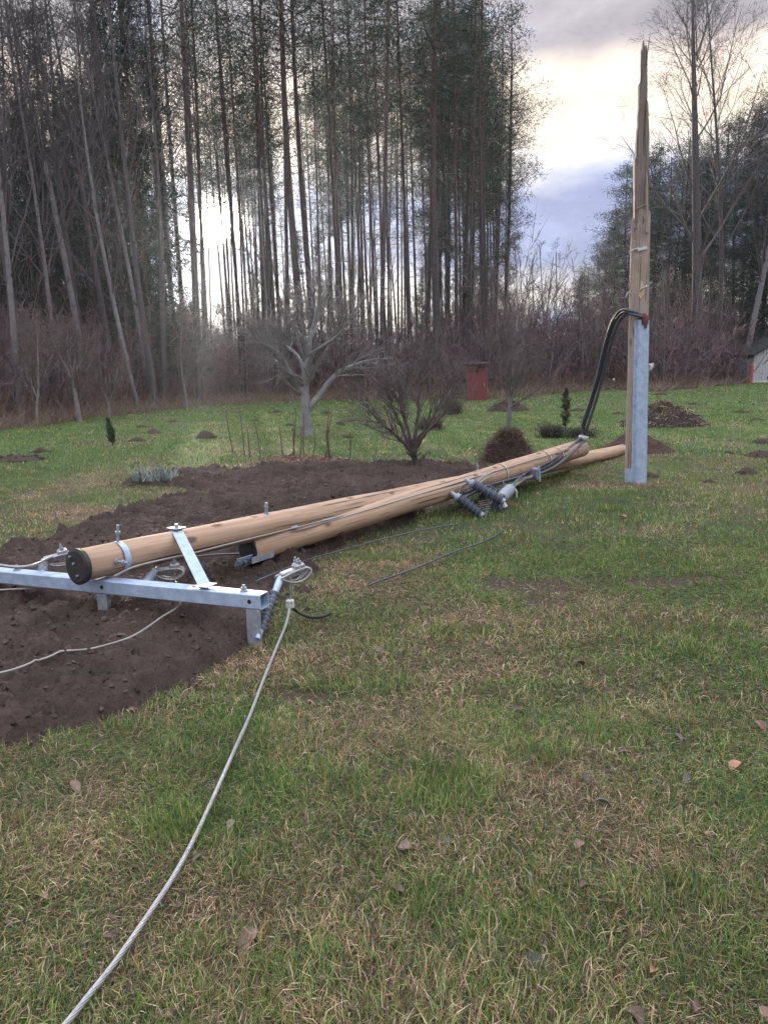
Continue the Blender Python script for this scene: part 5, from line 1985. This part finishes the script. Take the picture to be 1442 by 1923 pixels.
# ------------------------------------------------------------------ columnar conifers
def small_conifer(lab, base, h, r, tilt, seed, col):
    rg = np.random.default_rng(seed)
    B = gp(*base)
    B[2] = surf(B[0], B[1])
    t_ = thing('small_conifer', lab, 'conifer', B)
    m_ = MB()
    m_.tube([(0, 0, -.03), (tilt * .5, 0, h * .5), (tilt, 0, h * .9)], [.018, .014, .005], 6, True, (.10, .08, .06))
    m_.build('trunk', 'bark', t_, True, True)
    n_ = 120
    z_ = rg.uniform(.12, 1.0, n_)
    rr_ = r * np.interp(z_, [.1, .35, .7, 1], [.35, 1, .85, .1]) * np.sqrt(rg.uniform(0, 1, n_))
    a_ = rg.uniform(0, 6.28, n_)
    c_ = np.stack([np.cos(a_) * rr_ + tilt * z_, np.sin(a_) * rr_, z_ * h], 1)
    m_ = MB()
    idx = np.repeat(np.arange(n_), 14)
    d_ = rg.normal(0, .45, (len(idx), 3)) + np.array([0, 0, 1.0])
    q_ = c_[idx] + rg.normal(0, .015, (len(idx), 3))
    m_.slivers(q_, q_ + d_ * .055, .011, np.array(col)[None] * rg.uniform(.6, 1.4, (len(idx), 1)), rg)
    m_.build('crown', 'needles', t_, False, True)


small_conifer('tiny green columnar conifer leaning on the left lawn', (213, 836), .58, .085, -.07, 201, (.035, .065, .030))
small_conifer('dark columnar conifer beside the low dark shrubs', (1061, 808), 1.0, .12, .0, 202, (.045, .050, .032))


# ------------------------------------------------------------------ heaps
def heap(name, lab, cat, base_l, base_r, top_y, depth, col, rough, seed, extra=None, mat='soil', profile=1.4, part='core'):
    L_, R_ = gp(*base_l), gp(*base_r)
    C_ = (L_ + R_) / 2
    wd = np.linalg.norm(R_ - L_) / 2
    C_[1] += depth * .5
    hh = dp((base_l[0] + base_r[0]) / 2, top_y, C_[1])[2]
    C_[2] = surf(C_[0], C_[1])
    t_ = thing(name, lab, cat, C_)
    nu, nv = 44, 16
    u = np.linspace(0, 2 * np.pi, nu, endpoint=False)
    w_ = np.linspace(0, 1, nv)
    U, W = np.meshgrid(u, w_)
    s_ = 1 - W
    x_, y_ = np.cos(U) * wd * s_, np.sin(U) * depth * s_
    z_ = hh * (1 - s_ ** profile)
    nz_ = fbm(x_ * 5 + seed, y_ * 5, seed, 4) - .5
    x_ = x_ * (1 + .25 * (fbm(np.cos(U) * 2 + seed, np.sin(U) * 2, seed + 1, 3) - .5))
    z_ = z_ * (1 + nz_ * rough) + nz_ * rough * .12 - .03 * (W < .01)
    m_ = MB()
    i, j = np.meshgrid(np.arange(nv - 1), np.arange(nu), indexing='ij')
    j2 = (j + 1) % nu
    cv = np.asarray(col)[None] * (.65 + .7 * fbm(x_ * 9, y_ * 9 + seed, seed + 2, 3)).reshape(-1, 1)
    m_.add(np.stack([x_, y_, z_], -1).reshape(-1, 3), np.stack([i * nu + j, i * nu + j2, (i + 1) * nu + j2, (i + 1) * nu + j], -1).reshape(-1, 4), cv)
    m_.build(part, mat, t_, True, True)
    if extra:
        n_, ln, ww, cols, lift = extra
        rg = np.random.default_rng(seed)
        k1, k2 = rg.integers(0, nv - 1, n_), rg.integers(0, nu, n_)
        c_ = np.stack([x_[k1, k2], y_[k1, k2], z_[k1, k2]], 1) + rg.normal(0, .04, (n_, 3)) * np.array([1, 1, .5])
        d_ = rg.normal(0, 1, (n_, 3)) * np.array([1, 1, .5]) + np.array([0, 0, lift])
        d_ /= np.linalg.norm(d_, axis=1, keepdims=True)
        m_ = MB()
        l_ = ln * rg.uniform(.4, 1.3, n_)
        m_.slivers(c_ - d_ * l_[:, None] * .4, c_ + d_ * l_[:, None] * .6, ww, np.asarray(cols)[rg.integers(0, len(cols), n_)] * rg.uniform(.6, 1.3, (n_, 1)), rg)
        o = m_.build('loose_stalks', 'grass', t_, False, True)
        o['kind'] = 'stuff'
    return t_


heap('brush_pile', 'round brown brush pile just behind the fallen poles', 'brush pile', (906, 868), (1008, 868), 806, .45, (.055, .040, .034), .8, 301, (6500, .20, .008, [(.14, .095, .07), (.10, .07, .055), (.19, .14, .10), (.07, .05, .042)], .25), profile=1.8)
heap('straw_heap', 'heap of earth and dry straw stalks right of the standing pole', 'compost heap', (1168, 802), (1345, 802), 757, .8, (.050, .036, .034), .5, 302, (2600, .30, .017, [(.34, .27, .19), (.16, .115, .09), (.085, .06, .05), (.10, .07, .06), (.46, .38, .27), (.07, .05, .045)], .15), profile=1.5)
heap('soil_heap', 'dark reddish soil heap directly behind the standing pole', 'soil heap', (1122, 852), (1278, 850), 812, .5, (.070, .042, .036), .4, 303, (500, .09, .008, [(.16, .11, .08), (.08, .055, .045)], .1), profile=1.3)
heap('prunings_pile', 'low pile of dark prunings beside the small fruit tree', 'brush pile', (915, 772), (1000, 772), 752, .7, (.055, .042, .038), .6, 304, (900, .32, .016, [(.13, .095, .08), (.22, .17, .13), (.09, .065, .06)], .2))
heap('leaf_mound', 'mound of brown leaf litter around the bare canes', 'leaf litter', (462, 870), (650, 872), 856, .55, (.13, .085, .062), .6, 305, (3000, .07, .016, [(.26, .17, .12), (.20, .125, .09), (.36, .27, .19), (.13, .09, .07)], .1), profile=1.2)

# low dark shrubs
for k, (bp, w_, h_, lab) in enumerate((((1035, 822), .32, .30, 'low dark heathery shrub left of the columnar conifer'), ((1090, 822), .36, .20, 'low dark heathery shrub right of the columnar conifer'), ((850, 778), .32, .62, 'small bare currant bush left of the red outhouse'), ((808, 806), .4, .38, 'small low bush seen through the plum bush'))):
    B = gp(*bp)
    B[2] = surf(B[0], B[1])
    rg = np.random.default_rng(400 + k)
    m_ = MB()
    n_ = 700
    o_ = rg.normal(0, w_ * .35, (n_, 3)) * np.array([1, .8, 0])
    d_ = np.stack([o_[:, 0] * 1.3 + rg.normal(0, .3, n_), o_[:, 1] * 1.3 + rg.normal(0, .3, n_), np.ones(n_)], 1)
    m_.slivers(o_, o_ + d_ * (h_ * rg.uniform(.5, 1.1, n_))[:, None], .012, np.array([[.075, .062, .055]]) * rg.uniform(.6, 1.5, (n_, 1)), rg)
    t_ = thing('low_shrub', lab, 'shrub', B)
    m_.build('twigs', 'twigs', t_, False, True)
    m_ = MB()
    n_ = 900
    c_ = rg.normal(0, 1, (n_, 3)) * np.array([w_ * .45, w_ * .4, h_ * .25]) + np.array([0, 0, h_ * .5])
    c_[:, 2] = np.abs(c_[:, 2])
    d_ = rg.normal(0, 1, (n_, 3))
    m_.slivers(c_, c_ + d_ * .05, .014, np.array([[.060, .055, .045]]) * rg.uniform(.5, 1.6, (n_, 1)), rg)
    if k < 2:
        m_.build('foliage', 'needles', t_, False, True)

# grey-green lavender clump at the soil edge
B = gp(290, 911)
B[2] = surf(B[0], B[1])
t_ = thing('lavender_plant', 'grey green lavender clump at the edge of the dug soil', 'plant', B)
rg = np.random.default_rng(420)
m_ = MB()
n_ = 330
o_ = np.stack([rg.uniform(-.28, .28, n_) + .04 * np.sin(np.arange(n_)), rg.normal(0, .09, n_), np.full(n_, .01)], 1)
d_ = np.stack([o_[:, 0] * .5 + rg.normal(0, .45, n_), rg.normal(0, .5, n_), np.ones(n_)], 1)
m_.slivers(o_, o_ + d_ * (.07 + .17 * rg.random(n_) ** 1.7)[:, None], .021, np.array([[.25, .29, .28]]) * rg.uniform(.25, 1.5, (n_, 1)), rg)
m_.build('leaves', 'grass', t_, False, True)
m_ = MB()
o2 = o_[:60]
m_.cones(o2, o2 + d_[:60] * .10, .004, (.10, .08, .07))
m_.build('stems', 'twigs', t_, False, True)

# bare canes standing in the litter
cane_px = [(438, 848, 425, 770), (460, 856, 450, 768), (470, 858, 466, 805), (533, 866, 524, 790), (548, 868, 556, 770), (555, 868, 552, 790), (562, 868, 566, 800), (570, 868, 571, 775), (610, 866, 613, 800), (618, 866, 622, 780), (622, 866, 618, 765), (490, 862, 478, 790), (655, 872, 658, 812), (585, 868, 590, 808)]
for k, (x0_, y0_, x1_, y1_) in enumerate(cane_px):
    B = gp(x0_, y0_)
    T_ = dp(x1_, y1_, B[1])
    B[2] = surf(B[0], B[1]) - .03
    m_ = MB()
    md = (B + T_) / 2 + np.array([rng.normal(0, .02), 0, 0])
    m_.tube(spline([B, md, T_], 9), np.linspace(.013, .006, 9), 5, True, (.11, .072, .064))
    for q in range(3):
        f_ = rng.uniform(.35, .95)
        s_ = B + (T_ - B) * f_
        m_.cones(s_[None], (s_ + np.array([rng.normal(0, .07), rng.normal(0, .07), rng.uniform(.05, .16)]))[None], .0045, (.13, .09, .08))
    tag(m_.build('bare_cane', 'twigs', None, True, True), '%s bare cane from the left in the litter before the apple tree' % ORD[[c_[0] for c_ in sorted(cane_px)].index(x0_)], 'cane', 'bare canes in the leaf litter')


# ------------------------------------------------------------------ molehills
def molehill(px_, py_, wpx, hpx, seed):
    C_ = gp(px_, py_)
    dist = np.hypot(C_[0], C_[1])
    w_ = wpx / 2 * dist / F
    h_ = max(hpx * dist / F, .03)
    C_[2] = surf(C_[0], C_[1])
    nu, nv = 26, 9
    U, W = np.meshgrid(np.linspace(0, 2 * np.pi, nu, endpoint=False), np.linspace(0, 1, nv))
    s_ = (1 - W) * (1 + .5 * (fbm(np.cos(U) * 1.6 + seed, np.sin(U) * 1.6, seed, 3) - .5))
    x_, y_ = np.cos(U) * w_ * s_, np.sin(U) * w_ * .8 * s_
    nz_ = fbm(x_ * 9 / max(w_, .2) * .25 + seed, y_ * 9 / max(w_, .2) * .25, seed + 3, 4)
    z_ = h_ * (1 - (1 - W) ** 1.5) * (.5 + nz_) - .025 * (W < .01)
    m_ = MB()
    i, j = np.meshgrid(np.arange(nv - 1), np.arange(nu), indexing='ij')
    j2 = (j + 1) % nu
    m_.add(np.stack([x_, y_, z_], -1).reshape(-1, 3), np.stack([i * nu + j, i * nu + j2, (i + 1) * nu + j2, (i + 1) * nu + j], -1).reshape(-1, 4), np.array([[.060, .043, .036]]) * (.6 + .8 * nz_).reshape(-1, 1))
    rg = np.random.default_rng(seed)
    n_ = 40
    a_, q_ = rg.uniform(0, 6.28, n_), np.sqrt(rg.uniform(0, 1.3, n_))
    c_ = np.stack([np.cos(a_) * w_ * q_, np.sin(a_) * w_ * .8 * q_, np.clip(h_ * (1 - q_ ** 1.5) * .8, 0, None) + .008], 1)
    r_ = w_ * rg.uniform(.03, .10, n_)
    vv_ = oct_v[None] * r_[:, None, None] * rg.uniform(.6, 1.2, (n_, 6, 1)) + c_[:, None]
    m_.add(vv_.reshape(-1, 3), (oct_f[None] + np.arange(n_)[:, None, None] * 6).reshape(-1, 3), (.058, .042, .036))
    o = m_.build('molehill', 'soil', None, True, True)
    o.location = Vector(C_)
    return o


mh = [(388, 822, 42, 14, 'sharp dark molehill left of the bare canes'), (258, 828, 32, 7, 'low molehill right of the tiny conifer'), (288, 814, 34, 8, 'molehill behind the low one near the tiny conifer'), (268, 803, 22, 5, None), (326, 792, 20, 4, None),
      (78, 848, 34, 7, 'molehill on the left lawn above the wide dark patch'), (34, 864, 110, 9, 'wide dark earth patch at the left edge of the lawn'), (1404, 889, 40, 10, 'dark molehill in the right lawn beside the standing pole'), (1428, 856, 60, 10, 'molehill cut by the right edge of the photo'), (1432, 832, 40, 8, None),
      (1368, 851, 18, 5, None), (545, 800, 22, 5, None), (612, 777, 24, 6, None), (598, 800, 20, 4, None), (640, 798, 22, 6, None), (655, 822, 20, 5, None), (815, 808, 26, 6, None), (1240, 742, 30, 5, None), (1085, 772, 34, 6, None), (1100, 786, 28, 6, None), (700, 775, 26, 5, None), (520, 775, 24, 5, None),
      (1330, 905, 22, 5, None), (1215, 895, 46, 8, 'dark crumbly earth at the foot of the standing pole'), (1160, 778, 22, 4, None), (1300, 760, 22, 4, None), (1390, 775, 26, 4, None), (1420, 790, 26, 4, None), (760, 778, 20, 4, None), (480, 790, 18, 4, None)]
small = sorted([m[0] for m in mh if not m[4]])
for k, (px_, py_, w_, h_, lab) in enumerate(mh):
    o = molehill(px_, py_, w_, h_, 500 + k)
    if not lab:
        z_ = [(0, 500, 'left of the bare canes'), (500, 720, 'around the apple tree'), (720, 1150, 'between plum bush and standing pole'), (1150, 1345, 'close behind the standing pole'), (1345, 2000, 'on the right lawn')]
        a_, b_, t_ = [q for q in z_ if q[0] <= px_ < q[1]][0]
        lab = '%s small molehill from the left %s' % (ORD[[q for q in small if a_ <= q < b_].index(px_)], t_)
        tag(o, None, None, 'small molehills across the lawn')
    tag(o, lab, 'molehill')

# ------------------------------------------------------------------ fallen leaves on the lawn
LEAFC = dict(orange=(.38, .20, .13), brown=(.12, .080, .062), grey=(.125, .105, .10), pale=(.24, .18, .15), dark=(.055, .044, .042), pinkish=(.20, .125, .10))
for cn, c_ in LEAFC.items():
    MT['leaf_' + cn] = noise_mat('leaf_' + cn, [(.3, tuple(v * .7 for v in c_)), (.7, tuple(v * 1.2 for v in c_))], (25, 25, 25), 5, .7, 0, .3)
leaves = [(1380, 1435, 32, 'orange', 'oval', 'pale orange leaf lying flat near the right edge of the photo'), (1132, 1508, 38, 'grey', 'long', 'curled grey brown leaf left of the two orange leaves'), (1100, 1459, 34, 'dark', 'long', 'dark leaf just above the curled grey brown leaf'), (1322, 1561, 26, 'orange', 'oval', 'small orange leaf below the larger orange one'),
          (1087, 1583, 28, 'pinkish', 'oval', None), (1016, 1768, 44, 'brown', 'long', 'large upright brown leaf in the foreground grass'), (1000, 1802, 50, 'dark', 'oval', 'dark leaf under the large brown leaf'), (1223, 1816, 28, 'orange', 'oval', 'orange brown leaf low in the foreground'), (1000, 1647, 26, 'grey', 'long', None), (1098, 1660, 34, 'brown', 'long', None),
          (1302, 1642, 28, 'dark', 'oval', None), (761, 1588, 32, 'pale', 'oval', 'pale oval leaf in the middle foreground'), (462, 1762, 66, 'pinkish', 'long', 'long curled brown leaf right of the foreground conductor'), (142, 1475, 44, 'pinkish', 'long', 'curled brown leaf on the grass left of the conductor'),
          (455, 1245, 26, 'pinkish', 'oval', None), (712, 1219, 26, 'grey', 'oval', None), (1086, 1245, 26, 'brown', 'oval', None), (435, 1545, 26, 'pale', 'oval', None), (1424, 1362, 28, 'pinkish', 'oval', None), (1272, 1382, 26, 'grey', 'long', None), (1290, 1457, 24, 'grey', 'oval', None), (1174, 1412, 34, 'brown', 'long', None),
          (745, 1665, 38, 'brown', 'long', None), (842, 1578, 30, 'grey', 'oval', None), (78, 1680, 30, 'pinkish', 'oval', None), (320, 1900, 30, 'brown', 'long', None), (1312, 1885, 34, 'brown', 'long', None), (1436, 1900, 30, 'pinkish', 'oval', None), (1190, 1908, 40, 'brown', 'oval', None),
          (372, 1610, 30, 'grey', 'long', None), (205, 1750, 36, 'brown', 'long', None), (1170, 970, 16, 'orange', 'oval', None), (970, 1330, 22, 'brown', 'oval', None), (250, 1330, 22, 'brown', 'oval', None)]


def leaf_mesh(long, rg):
    a = 5
    t = np.linspace(0, 1, a + 1)
    hw_ = np.sin(np.pi * np.clip(t * .93 + .035, 0, 1)) ** .8 * (.22 if long else .36)
    curl = rg.uniform(.3, .95)
    v, f = [], []
    for k in range(a + 1):
        y_ = t[k] - .5
        bend = rg.normal(0, .012) + .18 * math.sin(t[k] * 3.1) * curl
        for s_ in (-1, -.5, 0, .5, 1):
            jag = 1 + rg.uniform(-.12, .12) * (abs(s_) == 1)
            v.append((s_ * hw_[k] * jag, y_, bend + curl * hw_[k] * s_ * s_ * 1.1 + rg.normal(0, .008)))
    for k in range(a):
        for s_ in range(4):
            f.append((k * 5 + s_, k * 5 + s_ + 1, (k + 1) * 5 + s_ + 1, (k + 1) * 5 + s_))
    return np.array(v), f


for k, (px_, py_, lpx, cn, sh, lab) in enumerate(leaves):
    rg = np.random.default_rng(700 + k)
    C_ = on_ground(px_, py_, .02)
    dist = np.linalg.norm(C_ - np.array([0, 0, CAMH]))
    s_ = lpx * dist / F * .82
    v, f = leaf_mesh(sh == 'long', rg)
    m_ = MB()
    m_.add(v * s_, f)
    st_ = np.array([[0, -.5, .01], [.02, -.62, .02], [.05, -.75, .015]]) * s_
    m_.tube(st_, .012 * s_ + .0006, 4)
    o = m_.build('fallen_leaf', 'leaf_' + cn)
    o.location = Vector(C_) + Vector((0, 0, -.008))
    o.rotation_euler = (rg.normal(.25, .2), rg.normal(0, .25), rg.uniform(0, 6.28))
    nm = dict(orange='orange', brown='brown', grey='grey', pale='pale', dark='dark', pinkish='light brown')[cn]
    if not lab:
        side = 'left of the conductor' if px_ < 500 - (py_ - 1270) * .55 else ('in the middle of the lawn' if px_ < 900 else 'on the right half of the lawn')
        same = sorted([q[1] for q in leaves if q[5] is None and q[3] == cn and (('left of the conductor' if q[0] < 500 - (q[1] - 1270) * .55 else ('in the middle of the lawn' if q[0] < 900 else 'on the right half of the lawn')) == side)])
        lab = '%s small %s leaf counted from the top %s' % (ORD[same.index(py_)], nm, side)
    tag(o, lab, 'leaf', 'fallen leaves in the grass')

# ------------------------------------------------------------------ outhouse
MT['redpaint'] = noise_mat('faded_red_paint', [(.3, (.15, .040, .044)), (.7, (.205, .056, .060))], (14, 14, 1.2), 5, .75, 0, .3)
MT['roofing'] = plain_mat('black_roofing_felt', (.02, .02, .022), .9)
MT['greyboard'] = noise_mat('weathered_grey_boards', [(.3, (.34, .35, .39)), (.7, (.50, .51, .55))], (12, 12, 1.0), 5, .85, 0, .3)
MT['plinth'] = plain_mat('pale_plinth', (.55, .55, .53), .9)
MT['redpost'] = plain_mat('bright_red_paint', (.42, .05, .04), .6)
B = gp(895, 753)
B[2] = hz1(B[0], B[1])
dO = B[1]
wO, hO = 38 * dO / F, dp(895, 685, dO)[2] - B[2]
oh = thing('outhouse', 'small red wooden outhouse with dark roof and heart hole in the door', 'outhouse', B, rot=(0, 0, R(-4)))
dO_ = 1.0
m_ = MB()
for sx_ in (-1, 1):
    m_.box((sx_ * (wO / 2 - .015), dO_ / 2 + .02, hO / 2), (.03, dO_, hO))
m_.box((0, dO_, hO / 2), (wO - .06, .03, hO))
m_.build('wall', 'redpaint', oh, smooth=False)
m_ = MB()
m_.box((0, dO_ / 2 - .02, hO + .05), (wO + .14, dO_ + .30, .05), Matrix.Rotation(R(4), 3, 'X'), bev=.01)
m_.box((0, -.155, hO + .01), (wO + .16, .03, .10), bev=.008)
m_.build('roof', 'roofing', oh, smooth=False)
npl = 8
pw = wO / npl
dr = MB()
dr.box((0, .03, hO / 2), (wO - .04, .02, hO - .04))
door = dr.build('door', 'redpaint', oh, smooth=False)
for k in range(npl):
    m_ = MB()
    m_.box((-wO / 2 + pw * (k + .5), -.002 - .003 * (k % 2), hO / 2 - .01), (pw - .008, .024, hO - .02), bev=.004)
    m_.build('plank', 'redpaint', door, smooth=False)
tt = np.linspace(0, 2 * np.pi, 26, endpoint=False)
hx = 16 * np.sin(tt) ** 3
hy = 13 * np.cos(tt) - 5 * np.cos(2 * tt) - 2 * np.cos(3 * tt) - np.cos(4 * tt)
hp = np.stack([hx * .0062 + .01, np.full(26, -.0235), hO * .82 + hy * .0062], 1)
m_ = MB()
m_.ngon(hp)
hb = hp + np.array([0, .012, 0])
i = np.arange(26)
m_.add(np.vstack([hp, hb]), np.stack([i, (i + 1) % 26, 26 + (i + 1) % 26, 26 + i], 1))
m_.build('heart_hole_shade', 'hollow', door, smooth=False)  # dark heart laid on the planks, painted as the shade within the opening
m_ = MB()
m_.box((wO * .36, -.04, hO * .45), (.03, .03, .14), bev=.005)
m_.build('handle', 'galv_dark', door, smooth=False)

# ------------------------------------------------------------------ shed at the right edge
B = gp(1412, 719)
B[2] = hz1(B[0], B[1])
dS = B[1]
px2m = dS / F
eave = dp(1412, 666, dS)[2] - B[2]
ridge_dx, ridge_h = 2.1, eave + 1.15
shed = thing('shed', 'pale grey boarded shed with dark pitched roof at the right edge', 'shed', B)
wS, lS = ridge_dx * 2, 3.0
m_ = MB()
m_.box((0.02, lS / 2 + .05, eave / 2), (.04, lS, eave))
m_.box((wS - .02, lS / 2 + .05, eave / 2), (.04, lS, eave))
pg = np.array([(0.05, .06, 0.1), (wS - .05, .06, .1), (wS - .05, .06, eave), (ridge_dx, .06, ridge_h - .05), (.05, .06, eave)])
m_.ngon(pg)
m_.ngon(pg[::-1] + np.array([0, lS - .1, 0]))
wall = m_.build('wall', 'greyboard', shed, smooth=False)
nb_ = 20
for k in range(nb_):
    x_ = (k + .5) * wS / nb_
    top = eave + (ridge_h - eave) * (1 - abs(x_ - ridge_dx) / ridge_dx) - .06
    m_ = MB()
    m_.box((x_, .015 - .012 * (k % 2), .16 + (top - .16) / 2), (wS / nb_ - .012, .03, top - .16), bev=.004)
    m_.build('board', 'greyboard', wall, smooth=False)
m_ = MB()
m_.box((wS / 2, .0, .08), (wS + .04, .09, .155))
m_.build('plinth', 'plinth', shed, smooth=False)
m_ = MB()
sl = math.hypot(ridge_dx, ridge_h - eave)
an = math.atan2(ridge_h - eave, ridge_dx)
for s_ in (-1, 1):
    m_.box((ridge_dx + s_ * ridge_dx / 2 * 1.06, lS / 2, (eave + ridge_h) / 2 + .05 - .02), (sl * 1.10, lS + .5, .07), Matrix.Rotation(s_ * an, 3, 'Y'))
m_.build('roof', 'roofing', shed, smooth=False)
m_ = MB()
m_.box((1.05, -.012, .33), (.16, .02, .10), bev=.004)
m_.build('vent', 'hollow', shed, smooth=False)
m_ = MB()
RB = gp(1407, 720)
m_.box((0, 0, .62), (.20, .10, 1.24), Matrix.Rotation(R(3), 3, 'Y'), bev=.02)
m_.box((0.0, -.055, .9), (.16, .02, .06), bev=.004)
o = m_.build('red_board', 'redpost', None, smooth=False)
o.location = Vector((RB[0] - .02, RB[1] - .1, hz1(RB[0], RB[1])))
tag(o, 'narrow bright red board standing at the left corner of the shed', 'board')
# small white topped stake on the far lawn
B = gp(1151, 731)
st_ = thing('marker_stake', 'thin white topped stake on the far lawn left of the standing pole', 'stake', (B[0], B[1], hz1(B[0], B[1])))
m_ = MB()
m_.tube([(0, 0, -.05), (0, 0, .52)], .02, 6)
m_.build('post', 'rope', st_)
m_ = MB()
m_.tube([(0, 0, .5), (0, 0, .54), (0, 0, .64), (0, 0, .68)], [.05, .075, .075, .02], 9)
m_.build('top', 'white', st_)

# ------------------------------------------------------------------ damp evening air
hzm = bpy.data.materials.new('thin_haze')
hzm.use_nodes = True
t = hzm.node_tree
t.nodes.clear()
pv = nd(t, 'ShaderNodeVolumePrincipled')
pv.inputs['Color'].default_value = (0.74, 0.84, 1.0, 1)
pv.inputs['Density'].default_value = 0.00042
pv.inputs['Anisotropy'].default_value = 0.8
ou = nd(t, 'ShaderNodeOutputMaterial')
t.links.new(pv.outputs[0], ou.inputs['Volume'])
m_ = MB()
m_.box((0, 90, 14.2), (520, 330, 32))
ho = m_.build('haze', hzm, None, False)
tag(ho, 'thin even haze in the evening air', None, None, 'stuff')
